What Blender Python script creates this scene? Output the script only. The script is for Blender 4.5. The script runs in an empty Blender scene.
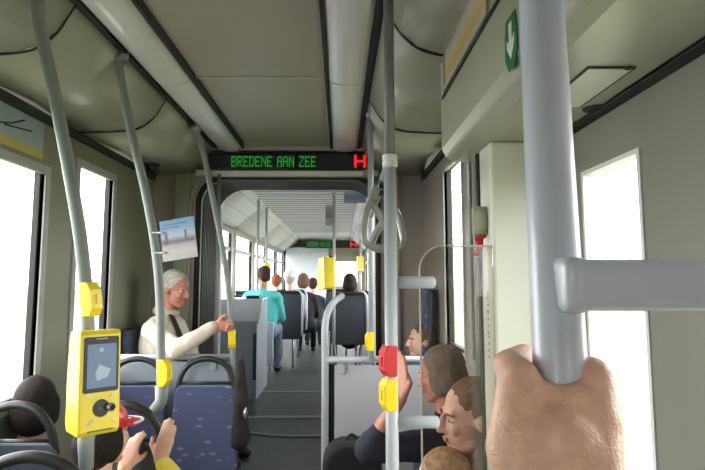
import bpy, bmesh, math, random
from mathutils import Vector, Matrix, Euler

random.seed(7)
scene = bpy.context.scene
C = scene.collection
V = Vector
R = math.radians

# ------------------------------------------------------------------ camera, world, exposure
FPX = 520.0                                  # focal length in pixels of the 705 px wide frame
cam_d = bpy.data.cameras.new('camera')
cam = bpy.data.objects.new('camera', cam_d)
C.objects.link(cam)
cam_d.sensor_width = 36.0
cam_d.lens = FPX / 705.0 * 36.0
cam_d.shift_x = 7.5 / 705.0
cam_d.shift_y = -7.5 / 705.0
cam_d.clip_start = 0.02
cam.location = (0, 0, 1.55)
cam.rotation_euler = Euler((R(90 + 5.55), 0, R(-0.55)), 'XYZ')
scene.camera = cam
CAMR = cam.rotation_euler.to_matrix()

world = bpy.data.worlds.new('overcast_sky')
scene.world = world
world.use_nodes = True
bgn = world.node_tree.nodes['Background']
bgn.inputs[0].default_value = (1.0, 0.985, 0.97, 1)
bgn.inputs[1].default_value = 4.0

scene.view_settings.view_transform = 'Standard'
scene.view_settings.look = 'None'
scene.view_settings.gamma = 1
scene.view_settings.use_curve_mapping = False
scene.view_settings.exposure = 1.62
scene.cycles.use_denoising = True
scene.cycles.max_bounces = 12
scene.cycles.diffuse_bounces = 8
scene.cycles.transparent_max_bounces = 16
scene.cycles.caustics_reflective = False
scene.cycles.caustics_refractive = False


def portal(x, y0, y1, z0, z1, sx):
    """a sky portal in a window opening (guides sampling of the daylight, gives off none itself)"""
    l = bpy.data.lights.new('window_portal', 'AREA')
    l.shape = 'RECTANGLE'
    l.size = y1 - y0
    l.size_y = z1 - z0
    l.cycles.is_portal = True
    o = bpy.data.objects.new('window_portal', l)
    C.objects.link(o)
    o.location = (x, (y0 + y1) / 2, (z0 + z1) / 2)
    o.rotation_euler = (R(90), 0, R(90) if sx > 0 else R(-90))
    return o


def at(px, py, Y):
    """the point at depth Y seen at a pixel of the photograph"""
    d = CAMR @ V(((px - 345.0) / FPX, -(py - 227.5) / FPX, -1.0))
    return V((0, 0, 1.55)) + d * (Y / d.y)


# ------------------------------------------------------------------ materials
MATS = {}


def mat(name, col, rough=0.5, metal=0.0, var=0.08, scale=6.0, bump=0.0, bscale=200.0, spec=0.5, coat=0.0):
    if name in MATS:
        return MATS[name]
    m = bpy.data.materials.new(name)
    m.use_nodes = True
    nt = m.node_tree
    b = nt.nodes['Principled BSDF']
    b.inputs['Roughness'].default_value = rough
    b.inputs['Metallic'].default_value = metal
    b.inputs['Specular IOR Level'].default_value = spec
    b.inputs['Coat Weight'].default_value = coat
    tc = nt.nodes.new('ShaderNodeTexCoord')
    nz = nt.nodes.new('ShaderNodeTexNoise')
    nz.inputs['Scale'].default_value = scale
    nz.inputs['Detail'].default_value = 4
    nt.links.new(tc.outputs['Object'], nz.inputs['Vector'])
    rp = nt.nodes.new('ShaderNodeValToRGB')
    rp.color_ramp.elements[0].position = 0.3
    rp.color_ramp.elements[1].position = 0.7
    rp.color_ramp.elements[0].color = tuple(c * (1 - var) for c in col) + (1,)
    rp.color_ramp.elements[1].color = tuple(min(1, c * (1 + var)) for c in col) + (1,)
    nt.links.new(nz.outputs['Fac'], rp.inputs['Fac'])
    nt.links.new(rp.outputs['Color'], b.inputs['Base Color'])
    if bump:
        n2 = nt.nodes.new('ShaderNodeTexNoise')
        n2.inputs['Scale'].default_value = bscale
        n2.inputs['Detail'].default_value = 3
        nt.links.new(tc.outputs['Object'], n2.inputs['Vector'])
        bp = nt.nodes.new('ShaderNodeBump')
        bp.inputs['Strength'].default_value = bump
        bp.inputs['Distance'].default_value = 0.004
        nt.links.new(n2.outputs['Fac'], bp.inputs['Height'])
        nt.links.new(bp.outputs['Normal'], b.inputs['Normal'])
    MATS[name] = m
    return m


def emit(name, col, strength):
    m = bpy.data.materials.new(name)
    m.use_nodes = True
    b = m.node_tree.nodes['Principled BSDF']
    b.inputs['Base Color'].default_value = (*[c * 0.2 for c in col], 1)
    b.inputs['Emission Color'].default_value = (*col, 1)
    b.inputs['Emission Strength'].default_value = strength
    MATS[name] = m
    return m


def glass(name, tint, refl=0.12, rough=0.02):
    m = bpy.data.materials.new(name)
    m.use_nodes = True
    nt = m.node_tree
    nt.nodes.clear()
    out = nt.nodes.new('ShaderNodeOutputMaterial')
    tr = nt.nodes.new('ShaderNodeBsdfTransparent')
    tr.inputs[0].default_value = (*tint, 1)
    gl = nt.nodes.new('ShaderNodeBsdfGlossy')
    gl.inputs['Roughness'].default_value = rough
    lw = nt.nodes.new('ShaderNodeFresnel')
    lw.inputs['IOR'].default_value = 1.45
    ml = nt.nodes.new('ShaderNodeMath')
    ml.operation = 'MULTIPLY'
    ml.inputs[1].default_value = refl * 8
    ml.use_clamp = True
    nt.links.new(lw.outputs[0], ml.inputs[0])
    mx = nt.nodes.new('ShaderNodeMixShader')
    nt.links.new(ml.outputs[0], mx.inputs[0])
    nt.links.new(tr.outputs[0], mx.inputs[1])
    nt.links.new(gl.outputs[0], mx.inputs[2])
    nt.links.new(mx.outputs[0], out.inputs[0])
    MATS[name] = m
    return m


def ramp_mat(name, axis, stops, rough=0.5, noise=0.0, nscale=8.0):
    """flat print: colour bands along one axis of the object's own 0..1 box"""
    m = bpy.data.materials.new(name)
    m.use_nodes = True
    nt = m.node_tree
    b = nt.nodes['Principled BSDF']
    b.inputs['Roughness'].default_value = rough
    tc = nt.nodes.new('ShaderNodeTexCoord')
    src = tc.outputs['Generated']
    if noise:
        nz = nt.nodes.new('ShaderNodeTexNoise')
        nz.inputs['Scale'].default_value = nscale
        nt.links.new(src, nz.inputs['Vector'])
        mx = nt.nodes.new('ShaderNodeMixRGB')
        mx.blend_type = 'ADD'
        mx.inputs[0].default_value = noise
        nt.links.new(src, mx.inputs[1])
        nt.links.new(nz.outputs['Color'], mx.inputs[2])
        src = mx.outputs[0]
    sp = nt.nodes.new('ShaderNodeSeparateXYZ')
    nt.links.new(src, sp.inputs[0])
    rp = nt.nodes.new('ShaderNodeValToRGB')
    els = rp.color_ramp.elements
    while len(els) < len(stops):
        els.new(0.5)
    for e, (p, c) in zip(els, stops):
        e.position = p
        e.color = (*c, 1)
    nt.links.new(sp.outputs[axis], rp.inputs[0])
    nt.links.new(rp.outputs[0], b.inputs['Base Color'])
    MATS[name] = m
    return m


def fabric_mat():
    m = bpy.data.materials.new('seat_fabric')
    m.use_nodes = True
    nt = m.node_tree
    b = nt.nodes['Principled BSDF']
    b.inputs['Roughness'].default_value = 0.9
    b.inputs['Sheen Weight'].default_value = 0.3
    tc = nt.nodes.new('ShaderNodeTexCoord')
    mp = nt.nodes.new('ShaderNodeMapping')
    mp.inputs['Scale'].default_value = (11, 11, 26)
    mp.inputs['Rotation'].default_value = (0, 0.3, 0)
    nt.links.new(tc.outputs['Object'], mp.inputs[0])
    vo = nt.nodes.new('ShaderNodeTexVoronoi')
    vo.inputs['Scale'].default_value = 1.0
    nt.links.new(mp.outputs[0], vo.inputs['Vector'])
    wv = nt.nodes.new('ShaderNodeTexNoise')
    wv.inputs['Scale'].default_value = 60
    nt.links.new(tc.outputs['Object'], wv.inputs['Vector'])
    mu = nt.nodes.new('ShaderNodeMath')
    mu.operation = 'MULTIPLY_ADD'
    mu.inputs[1].default_value = 0.35
    nt.links.new(wv.outputs['Fac'], mu.inputs[0])
    nt.links.new(vo.outputs['Distance'], mu.inputs[2])
    rp = nt.nodes.new('ShaderNodeValToRGB')
    e = rp.color_ramp.elements
    e[0].position = 0.29
    e[0].color = (0.19, 0.225, 0.34, 1)
    e[1].position = 0.43
    e[1].color = (0.075, 0.092, 0.185, 1)
    nt.links.new(mu.outputs[0], rp.inputs[0])
    nt.links.new(rp.outputs[0], b.inputs['Base Color'])
    MATS['seat_fabric'] = m
    return m


M_WALL = mat('wall_paint', (0.235, 0.25, 0.175), 0.45, var=0.04, scale=1.5)
M_ENDW = mat('end_wall_paint', (0.38, 0.335, 0.295), 0.5, var=0.04, scale=1.5)
M_CREAM = mat('cream_paint', (0.80, 0.80, 0.69), 0.35, var=0.03, scale=2)
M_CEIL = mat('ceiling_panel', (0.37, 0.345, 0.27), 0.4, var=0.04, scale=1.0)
M_COVE = mat('cove_panel', (0.42, 0.425, 0.325), 0.3, var=0.04, scale=1.2)
M_DIFF = mat('lamp_diffuser', (0.74, 0.72, 0.68), 0.22, var=0.03, scale=3)
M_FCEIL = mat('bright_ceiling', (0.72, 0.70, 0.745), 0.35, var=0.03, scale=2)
M_BLACK = mat('black_rubber', (0.012, 0.012, 0.012), 0.6, var=0.2)
M_GROOVE = mat('dark_groove', (0.03, 0.03, 0.025), 0.7)
M_BELLOW = mat('bellows_rubber', (0.035, 0.036, 0.036), 0.5, var=0.25)
M_FLOOR = mat('vinyl_floor', (0.060, 0.068, 0.069), 0.45, var=0.22, scale=30)
M_PLATE = mat('metal_plate', (0.20, 0.225, 0.24), 0.4, 0.3, var=0.1)
M_POLE = mat('grey_pole', (0.47, 0.49, 0.54), 0.38, 0.0, var=0.03, scale=4, coat=0.2)
M_POLEN = mat('blue_grey_pole', (0.56, 0.585, 0.69), 0.36, 0.0, var=0.03, scale=9, coat=0.25, bump=0.04, bscale=420)
M_POLEG = mat('green_grey_pole', (0.25, 0.275, 0.265), 0.5, var=0.03, coat=0.05)
M_STEEL = mat('steel', (0.55, 0.56, 0.58), 0.3, 0.8, var=0.05)
M_PANEL = mat('partition_panel', (0.55, 0.55, 0.60), 0.4, var=0.03, scale=2)
M_PANELD = mat('blue_grey_panel', (0.36, 0.41, 0.47), 0.35, var=0.05, scale=2)
M_LIGHTP = mat('light_grey_panel', (0.58, 0.62, 0.68), 0.4, var=0.04)
M_WHITE = mat('white_plastic', (0.75, 0.75, 0.75), 0.4, var=0.02)
M_YEL = mat('yellow_plastic', (0.90, 0.68, 0.015), 0.35, var=0.03, coat=0.2)
M_RED = mat('red_plastic', (0.62, 0.02, 0.03), 0.35, var=0.04, coat=0.2)
M_BPLAST = mat('black_plastic', (0.014, 0.015, 0.017), 0.42, var=0.1)
M_SHELL = mat('seat_shell', (0.055, 0.065, 0.09), 0.4, var=0.1)
M_DARKSEAT = mat('dark_seat_back', (0.035, 0.04, 0.05), 0.5, var=0.1)
M_FAB = fabric_mat()
M_GLASS = glass('window_glass', (0.95, 0.97, 0.96), 0.04)
M_SCREEN = glass('screen_glass', (0.84, 0.82, 0.80), 0.08)
M_EDGE = mat('glass_edge', (0.62, 0.60, 0.50), 0.2, var=0.02)
M_LEDG = emit('green_led', (0.05, 0.85, 0.10), 0.125)
M_LEDR = emit('red_led', (1.0, 0.02, 0.03), 0.28)
M_LCD = emit('lit_screen', (0.30, 0.42, 0.62), 0.12)
M_LCDW = emit('lit_screen_logo', (0.65, 0.74, 0.85), 0.16)
M_GREEN = mat('green_sticker', (0.01, 0.14, 0.05), 0.4)
M_STICKW = mat('white_sticker', (0.72, 0.74, 0.7), 0.5)
M_SKIN = mat('skin', (0.68, 0.40, 0.30), 0.5, var=0.10, scale=30, bump=0.12, bscale=260)
M_HAND = mat('freckled_skin', (0.84, 0.49, 0.37), 0.42, var=0.13, scale=70, bump=0.35, bscale=330)
M_SKINR = mat('ruddy_skin', (0.52, 0.22, 0.15), 0.5, var=0.12, scale=30)
M_SKIND = mat('tan_skin', (0.42, 0.21, 0.13), 0.5, var=0.1, scale=30)
M_LIP = mat('lips', (0.42, 0.14, 0.12), 0.45)
M_EYEW = mat('eye_white', (0.7, 0.68, 0.65), 0.3)
M_IRIS = mat('iris', (0.03, 0.025, 0.02), 0.2)


def hair(name, col):
    return mat(name, col, 0.7, var=0.28, scale=55, bump=0.35, bscale=140, spec=0.15)


H_GREY = hair('grey_hair', (0.48, 0.44, 0.38))
H_BLACK = hair('black_hair', (0.018, 0.013, 0.012))
H_DARK = hair('dark_brown_hair', (0.05, 0.028, 0.02))
H_BROWN = hair('brown_hair', (0.13, 0.075, 0.045))
H_AUBURN = hair('auburn_hair', (0.24, 0.075, 0.035))
H_ASH = hair('ash_brown_hair', (0.20, 0.155, 0.12))


def cloth(name, col):
    return mat(name, col, 0.85, var=0.12, scale=14, bump=0.25, bscale=60)


# ------------------------------------------------------------------ mesh helpers
def link(o, parent=None):
    C.objects.link(o)
    if parent is not None:
        o.parent = parent
        if parent.type == 'EMPTY' and 'inv' in parent:
            o.matrix_parent_inverse = Matrix.Translation(-V(parent.location))
    return o


def obj(name, bm, material, parent=None, smooth=False, bevel=0.0, segs=2, angle=40):
    me = bpy.data.meshes.new(name)
    bmesh.ops.recalc_face_normals(bm, faces=bm.faces)
    bm.to_mesh(me)
    bm.free()
    if smooth:
        for p in me.polygons:
            p.use_smooth = True
    mats = material if isinstance(material, (list, tuple)) else [material]
    for m in mats:
        me.materials.append(m)
    o = bpy.data.objects.new(name, me)
    link(o, parent)
    if bevel:
        b = o.modifiers.new('edge', 'BEVEL')
        b.width = bevel
        b.segments = segs
        b.limit_method = 'ANGLE'
        b.angle_limit = R(angle)
    return o


def tag(o, label=None, cat=None, group=None, kind=None):
    if label:
        o['label'] = label
    if cat:
        o['category'] = cat
    if group:
        o['group'] = group
    if kind:
        o['kind'] = kind
    return o


def thing(name, label, cat, loc=(0, 0, 0), group=None):
    """an Empty at the thing's base; parts are built in world space and parented to it"""
    o = bpy.data.objects.new(name, None)
    C.objects.link(o)
    o.location = loc
    o.empty_display_size = 0.05
    o['inv'] = 1
    return tag(o, label, cat, group)


def struct(name, bm, m, parent=None, **k):
    o = obj(name, bm, m, parent, **k)
    if parent is None:
        o['kind'] = 'structure'
    return o


def sroot(name, loc=(0, 0, 0)):
    o = bpy.data.objects.new(name, None)
    C.objects.link(o)
    o.location = loc
    o['inv'] = 1
    o['kind'] = 'structure'
    return o


def NB():
    return bmesh.new()


def box(bm, x0, x1, y0, y1, z0, z1):
    m = Matrix.Translation(((x0 + x1) / 2, (y0 + y1) / 2, (z0 + z1) / 2)) @ Matrix.Diagonal((abs(x1 - x0), abs(y1 - y0), abs(z1 - z0), 1))
    bmesh.ops.create_cube(bm, size=1.0, matrix=m)
    return bm


def obox(bm, c, dims, rot=None):
    m = Matrix.Translation(c) @ (rot.to_4x4() if rot is not None else Matrix.Identity(4)) @ Matrix.Diagonal((*dims, 1))
    bmesh.ops.create_cube(bm, size=1.0, matrix=m)
    return bm


def ell(bm, c, r, rot=None, seg=16):
    m = Matrix.Translation(c) @ (rot.to_4x4() if rot is not None else Matrix.Identity(4)) @ Matrix.Diagonal((*r, 1))
    bmesh.ops.create_uvsphere(bm, u_segments=seg, v_segments=max(6, seg * 3 // 4), radius=1.0, matrix=m)
    return bm


def spline(pts, n=8):
    pts = [V(p) for p in pts]
    if len(pts) < 3:
        return pts
    P = [pts[0] * 2 - pts[1]] + pts + [pts[-1] * 2 - pts[-2]]
    out = []
    for i in range(1, len(P) - 2):
        for k in range(n):
            t = k / n
            a, b, c, d = P[i - 1], P[i], P[i + 1], P[i + 2]
            out.append(0.5 * ((2 * b) + (c - a) * t + (2 * a - 5 * b + 4 * c - d) * t * t + (3 * b - a - 3 * c + d) * t ** 3))
    out.append(pts[-1])
    return out


def tube(bm, pts, r, seg=14, r2=None, ratio=1.0, up=None, closed=False):
    """a round (or oval) tube along a path"""
    pts = [V(p) for p in pts]
    n = len(pts)
    rings = []
    ref = V(up) if up is not None else None
    prev_u = None
    for i, p in enumerate(pts):
        if closed:
            t = (pts[(i + 1) % n] - pts[i - 1]).normalized()
        else:
            t = (pts[min(i + 1, n - 1)] - pts[max(i - 1, 0)]).normalized()
        if prev_u is None:
            a = ref if ref is not None else (V((0, 0, 1)) if abs(t.z) < 0.9 else V((1, 0, 0)))
        else:
            a = prev_u
        u = (a - t * a.dot(t)).normalized()
        prev_u = u
        w = t.cross(u)
        rr = r if r2 is None else r + (r2 - r) * i / (n - 1)
        rings.append([bm.verts.new(p + u * (rr * ratio * math.cos(2 * math.pi * k / seg)) + w * (rr * math.sin(2 * math.pi * k / seg))) for k in range(seg)])
    m = n if closed else n - 1
    for i in range(m):
        A, B = rings[i], rings[(i + 1) % n]
        for k in range(seg):
            bm.faces.new((A[k], A[(k + 1) % seg], B[(k + 1) % seg], B[k]))
    if not closed:
        bm.faces.new(rings[0][::-1])
        bm.faces.new(rings[-1])
    return bm


def cap(bm, a, b, r0, r1, seg=14):
    """a tapered capsule"""
    a, b = V(a), V(b)
    d = b - a
    L = max(d.length, 1e-5)
    d = d / L
    pts, rad = [], []
    K = 4
    for i in range(K + 1):
        an = math.pi / 2 * (i / K)
        pts.append(a - d * (r0 * math.cos(an)))
        rad.append(r0 * math.sin(an))
    for i in range(K + 1):
        an = math.pi / 2 * (i / K)
        pts.append(b + d * (r1 * math.sin(an)))
        rad.append(r1 * math.cos(an))
    u = (V((0, 0, 1)) if abs(d.z) < 0.9 else V((1, 0, 0)))
    u = (u - d * u.dot(d)).normalized()
    w = d.cross(u)
    rings = []
    for p, r in zip(pts, rad):
        r = max(r, 1e-4)
        rings.append([bm.verts.new(p + u * (r * math.cos(2 * math.pi * k / seg)) + w * (r * math.sin(2 * math.pi * k / seg))) for k in range(seg)])
    for i in range(len(rings) - 1):
        A, B = rings[i], rings[i + 1]
        for k in range(seg):
            bm.faces.new((A[k], A[(k + 1) % seg], B[(k + 1) % seg], B[k]))
    bm.faces.new(rings[0][::-1])
    bm.faces.new(rings[-1])
    return bm


def prism(bm, outline, o, u, v, n, t):
    """extrude a 2D outline (list of (a, b)) lying in the plane (o, u, v) along n by t"""
    o, u, v, n = V(o), V(u), V(v), V(n)
    A = [bm.verts.new(o + u * a + v * b) for a, b in outline]
    B = [bm.verts.new(o + u * a + v * b + n * t) for a, b in outline]
    bm.faces.new(A[::-1])
    bm.faces.new(B)
    k = len(A)
    for i in range(k):
        bm.faces.new((A[i], A[(i + 1) % k], B[(i + 1) % k], B[i]))
    return bm


def rrect(w, h, r, k=5, cx=0, cy=0):
    out = []
    for sx, sy, a0 in ((1, 1, 0), (-1, 1, 90), (-1, -1, 180), (1, -1, 270)):
        for i in range(k + 1):
            a = R(a0 + 90 * i / k)
            out.append((cx + sx * (w / 2 - r) + r * math.cos(a), cy + sy * (h / 2 - r) + r * math.sin(a)))
    return out


def lathe(bm, c, prof, axis='Z', seg=20):
    """prof: list of (radius, height)"""
    c = V(c)
    ax = {'Z': (V((1, 0, 0)), V((0, 1, 0)), V((0, 0, 1))), 'Y': (V((1, 0, 0)), V((0, 0, 1)), V((0, -1, 0))), 'X': (V((0, 1, 0)), V((0, 0, 1)), V((1, 0, 0)))}[axis]
    rings = []
    for r, h in prof:
        rings.append([bm.verts.new(c + ax[0] * (max(r, 1e-4) * math.cos(2 * math.pi * k / seg)) + ax[1] * (max(r, 1e-4) * math.sin(2 * math.pi * k / seg)) + ax[2] * h) for k in range(seg)])
    for i in range(len(rings) - 1):
        A, B = rings[i], rings[i + 1]
        for k in range(seg):
            bm.faces.new((A[k], A[(k + 1) % seg], B[(k + 1) % seg], B[k]))
    bm.faces.new(rings[0][::-1])
    bm.faces.new(rings[-1])
    return bm


def remesh(o, voxel, smooth=6, factor=0.5, disp=0.0):
    m = o.modifiers.new('skin', 'REMESH')
    m.mode = 'VOXEL'
    m.voxel_size = voxel
    m.use_smooth_shade = True
    if smooth:
        s = o.modifiers.new('soften', 'SMOOTH')
        s.factor = factor
        s.iterations = smooth
    if disp:
        tx = bpy.data.textures.get('cloth_folds')
        if tx is None:
            tx = bpy.data.textures.new('cloth_folds', 'CLOUDS')
            tx.noise_scale = 0.07
        d = o.modifiers.new('folds', 'DISPLACE')
        d.texture = tx
        d.texture_coords = 'GLOBAL'
        d.strength = disp
        d.mid_level = 0.5
    return o


def copy_tree(o, parent=None):
    c = o.copy()
    C.objects.link(c)
    if parent is not None:
        c.parent = parent
    for ch in list(o.children):
        copy_tree(ch, c)
    return c


XL, XR, XC = -1.45, 0.65, -0.40              # inner faces of the side walls and the car's middle line
YB, YP = -3.0, 4.0                           # rear end of this car body, its front end wall
ZC = 2.55                                    # ceiling
ZH = 0.35                                    # raised floor beyond the steps
F0, F1 = 4.85, 13.7                          # the car body beyond the bellows


# ------------------------------------------------------------------ floors
fl = sroot('floor')
bm = NB(); box(bm, XL - .05, XR + .05, YB, 3.36, -.08, 0); obj('low_floor', bm, M_FLOOR, fl)
bm = NB(); box(bm, XL - .05, XR + .05, 3.36, YP + .06, -.08, ZH); obj('raised_floor', bm, M_FLOOR, fl)
bm = NB(); box(bm, XC - .45, XC + .45, 3.10, 3.359, 0, .175); obj('step', bm, M_FLOOR, fl, bevel=.006)
bm = NB(); box(bm, XC - .45, XC + .45, 3.095, 3.115, .150, .18); obj('step_edge', bm, M_PLATE, fl)
bm = NB(); box(bm, XL - .05, XR + .05, YP + .06, F1 + .1, -.08, ZH); obj('far_floor', bm, M_FLOOR, fl)
# turntable of the joint: a ring plate and a straight cover plate
bm = NB()
cx, cy = XC + .1, 5.05
ro, ri = .98, .945
prev = None
for i in range(41):
    a = R(180 + 180 * i / 40)
    p = (bm.verts.new((cx + ri * math.cos(a) * .95, cy + ri * math.sin(a), ZH + .004)), bm.verts.new((cx + ro * math.cos(a) * .95, cy + ro * math.sin(a), ZH + .004)))
    if prev:
        bm.faces.new((prev[0], prev[1], p[1], p[0]))
    prev = p
o = obj('turntable_ring', bm, M_PLATE, fl)
so = o.modifiers.new('t', 'SOLIDIFY'); so.thickness = .004; so.offset = 1
bm = NB(); box(bm, -1.02, .24, 4.60, 4.68, ZH, ZH + .006); obj('cover_plate', bm, M_PLATE, fl)
bm = NB(); box(bm, -1.02, .24, 5.62, 5.68, ZH, ZH + .005); obj('cover_plate', bm, M_PLATE, fl)


# ------------------------------------------------------------------ side walls with window openings
def wall_with_holes(name, x, sx, y0, y1, z0, z1, holes, m, t=.05):
    """x = inner face, sx = outward direction; holes = [(y0,y1,z0,z1)] sorted, not overlapping"""
    bm = NB()
    xa, xb = sorted((x, x + sx * t))
    y = y0
    for h in holes:
        if h[0] > y:
            box(bm, xa, xb, y, h[0], z0, z1)
        if h[2] > z0:
            box(bm, xa, xb, h[0], h[1], z0, h[2])
        if h[3] < z1:
            box(bm, xa, xb, h[0], h[1], h[3], z1)
        y = h[1]
    if y1 > y:
        box(bm, xa, xb, y, y1, z0, z1)
    bmesh.ops.remove_doubles(bm, verts=bm.verts, dist=1e-5)
    return struct(name, bm, m)


WN = [0]


def ring_xyz(bm, x0, x1, y0, y1, z0, z1, w):
    """rectangular frame in a plane of constant x"""
    box(bm, x0, x1, y0, y0 + w, z0, z1)
    box(bm, x0, x1, y1 - w, y1, z0, z1)
    box(bm, x0, x1, y0 + w, y1 - w, z0, z0 + w)
    box(bm, x0, x1, y0 + w, y1 - w, z1 - w, z1)


def window(x, sx, h, transom=None, trim=None, wtrim=.045):
    WN[0] += 1
    trim = trim or mat('window_trim', (.42, .42, .40), .45)
    y0, y1, z0, z1 = h
    rt = sroot('window_%d' % WN[0], (x, (y0 + y1) / 2, z0))
    bm = NB(); ring_xyz(bm, x - sx * .008, x + sx * .02, y0 - wtrim, y1 + wtrim, z0 - wtrim, z1 + .012, wtrim)
    obj('window_frame', bm, trim, rt, bevel=.004)
    bm = NB(); ring_xyz(bm, x + sx * .014, x + sx * .042, y0 + .0005, y1 - .0005, z0 + .0005, z1 - .0005, .014)
    obj('gasket', bm, M_BLACK, rt)
    bm = NB(); box(bm, x + sx * .03, x + sx * .036, y0 + .012, y1 - .012, z0 + .012, z1 - .012)
    obj('pane', bm, M_GLASS, rt)
    if transom:
        bm = NB(); box(bm, x + sx * .005, x + sx * .05, y0 + .022, y1 - .022, transom - .025, transom + .025)
        obj('transom_bar', bm, M_POLE, rt)
    portal(x + sx * .09, y0, y1, z0, z1, sx)
    return rt


# near car: left windows, right windows, right door
lh = [(-2.7, -1.2, 1.0, 2.09), (.93, 2.53, 1.0, 2.09), (2.87, 3.29, 1.0, 2.20)]
rh_near = [(-2.7, -1.2, 1.0, 2.09), (.28, 1.56, .02, 1.98), (2.50, 2.59, 1.15, 2.23), (2.73, 3.20, 1.15, 2.23)]
wall_with_holes('wall_left', XL, -1, YB, YP, -.08, 2.40, lh, M_WALL)
wall_with_holes('wall_right', XR, 1, YB, YP, -.08, 2.40, rh_near, M_ENDW)
for h in lh:
    window(XL, -1, h)
for h in (rh_near[0], rh_near[2], rh_near[3]):
    window(XR, 1, h, wtrim=.03)
# far car windows
fh = [(5.75, 6.95, 1.12, 2.18), (7.25, 8.55, 1.12, 2.18), (8.85, 10.15, 1.12, 2.18), (10.45, 11.75, 1.12, 2.18), (12.05, 13.35, 1.12, 2.18)]
wall_with_holes('wall_left_far', XL, -1, F0, F1, -.08, 2.30, fh, M_ENDW)
wall_with_holes('wall_right_far', XR, 1, F0, F1, -.08, 2.30, fh, M_ENDW)
for h in fh:
    window(XL, -1, h, 1.93, M_POLE, .05)
    window(XR, 1, h, 1.93, M_POLE, .05)
bm = NB(); box(bm, XL - .07, XR + .07, YB - .06, YB, -.08, 2.62); struct('wall_back', bm, M_ENDW)
for side, x0, x1 in (('left', XL, XL + .012), ('right', XR - .012, XR)):
    bm = NB(); box(bm, x0, x1, F0 + .1, F1 - .05, ZH, ZH + .1); struct('baseboard_' + side, bm, M_GROOVE)

# dark groove where the left wall meets the cove
bm = NB(); box(bm, XL - .03, XL + .022, YB, YP - .01, 2.305, 2.352); struct('trim_1', bm, M_GROOVE)
bm = NB(); box(bm, XR - .022, XR + .03, 1.92, YP - .01, 2.305, 2.352); struct('trim_2', bm, M_GROOVE)

# ------------------------------------------------------------------ near ceiling
ce = sroot('ceiling', (XC, 0, ZC))
SEAM = 2.52
for y0, y1 in ((YB, -.3), (-.295, SEAM - .006), (SEAM + .006, YP)):
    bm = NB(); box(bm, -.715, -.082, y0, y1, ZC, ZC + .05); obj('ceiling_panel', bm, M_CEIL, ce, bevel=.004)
bm = NB(); box(bm, -.72, -.08, SEAM - .012, SEAM + .012, ZC - .006, ZC + .01); obj('panel_joint', bm, M_COVE, ce)
# backing above the lamp channels
bm = NB(); box(bm, XL - .07, XR + .07, YB, YP + .06, ZC + .05, ZC + .11); obj('roof_shell', bm, M_GROOVE, ce)


def cove(side):
    """curved side panel from the lamp strip down to the wall, as (x offset from middle, z)"""
    prof = [(.565, 2.535), (.585, 2.50), (.62, 2.44), (.68, 2.385), (.76, 2.36), (.90, 2.352), (1.05, 2.350)]
    segs = [(YB, .80), (.81, 1.805), (1.815, 2.795), (2.805, YP)]
    for y0, y1 in segs:
        bm = NB()
        A = [bm.verts.new((XC + side * a, y0, z)) for a, z in prof]
        B = [bm.verts.new((XC + side * a, y1, z)) for a, z in prof]
        for i in range(len(prof) - 1):
            bm.faces.new((A[i], A[i + 1], B[i + 1], B[i]))
        o = obj('cove_panel', bm, M_COVE, ce, smooth=True)
        s = o.modifiers.new('t', 'SOLIDIFY'); s.thickness = .008; s.offset = 0
    for y in (.805, 1.81, 2.80):
        bm = NB()
        tube(bm, [(XC + side * a, y, z - .005) for a, z in spline([V((a, 0, z)) for a, z in prof], 3) and [(p.x, p.z) for p in spline([V((a, 0, z)) for a, z in prof], 3)]], .0055, 6)
        obj('panel_seam', bm, M_BLACK, ce)
    # the dark slot beside the lamp
    bm = NB(); x = XC + side * .555
    box(bm, x - .012, x + .012, YB, YP, 2.532, 2.549); obj('slot', bm, M_BLACK, ce)


cove(-1)
cove(1)


def strip_lamp(side, lab):
    xa = XC + side * .325
    xb = XC + side * .545
    t = thing('strip_lamp', lab, 'ceiling lamp', ((xa + xb) / 2, 1.5, ZC), 'ceiling strip lamps')
    x0, x1 = min(xa, xb), max(xa, xb)
    bm = NB(); box(bm, x0, x0 + .014, YB, YP - .02, 2.525, 2.548); box(bm, x1 - .014, x1, YB, YP - .02, 2.525, 2.548)
    obj('lamp_edge', bm, M_BLACK, t)
    for y0, y1 in ((YB, -.1), (-.09, SEAM - .01), (SEAM, YP - .04)):
        bm = NB()
        K = 8
        rows = []
        for y in (y0, y1):
            rows.append([bm.verts.new((x0 + .016 + (x1 - x0 - .032) * k / K, y, 2.54 - .035 * math.sin(math.pi * k / K) ** .6)) for k in range(K + 1)])
        for k in range(K):
            bm.faces.new((rows[0][k], rows[0][k + 1], rows[1][k + 1], rows[1][k]))
        bm.faces.new(rows[0][::-1]); bm.faces.new(rows[1])
        bm.faces.new((rows[0][0], rows[1][0], rows[1][-1], rows[0][-1]))
        obj('diffuser', bm, M_DIFF, t, smooth=False, bevel=.001)
    return t


strip_lamp(-1, 'long white diffuser lamp along the ceiling above the bent poles')
strip_lamp(1, 'long white diffuser lamp along the ceiling above the red letter H')

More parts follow.
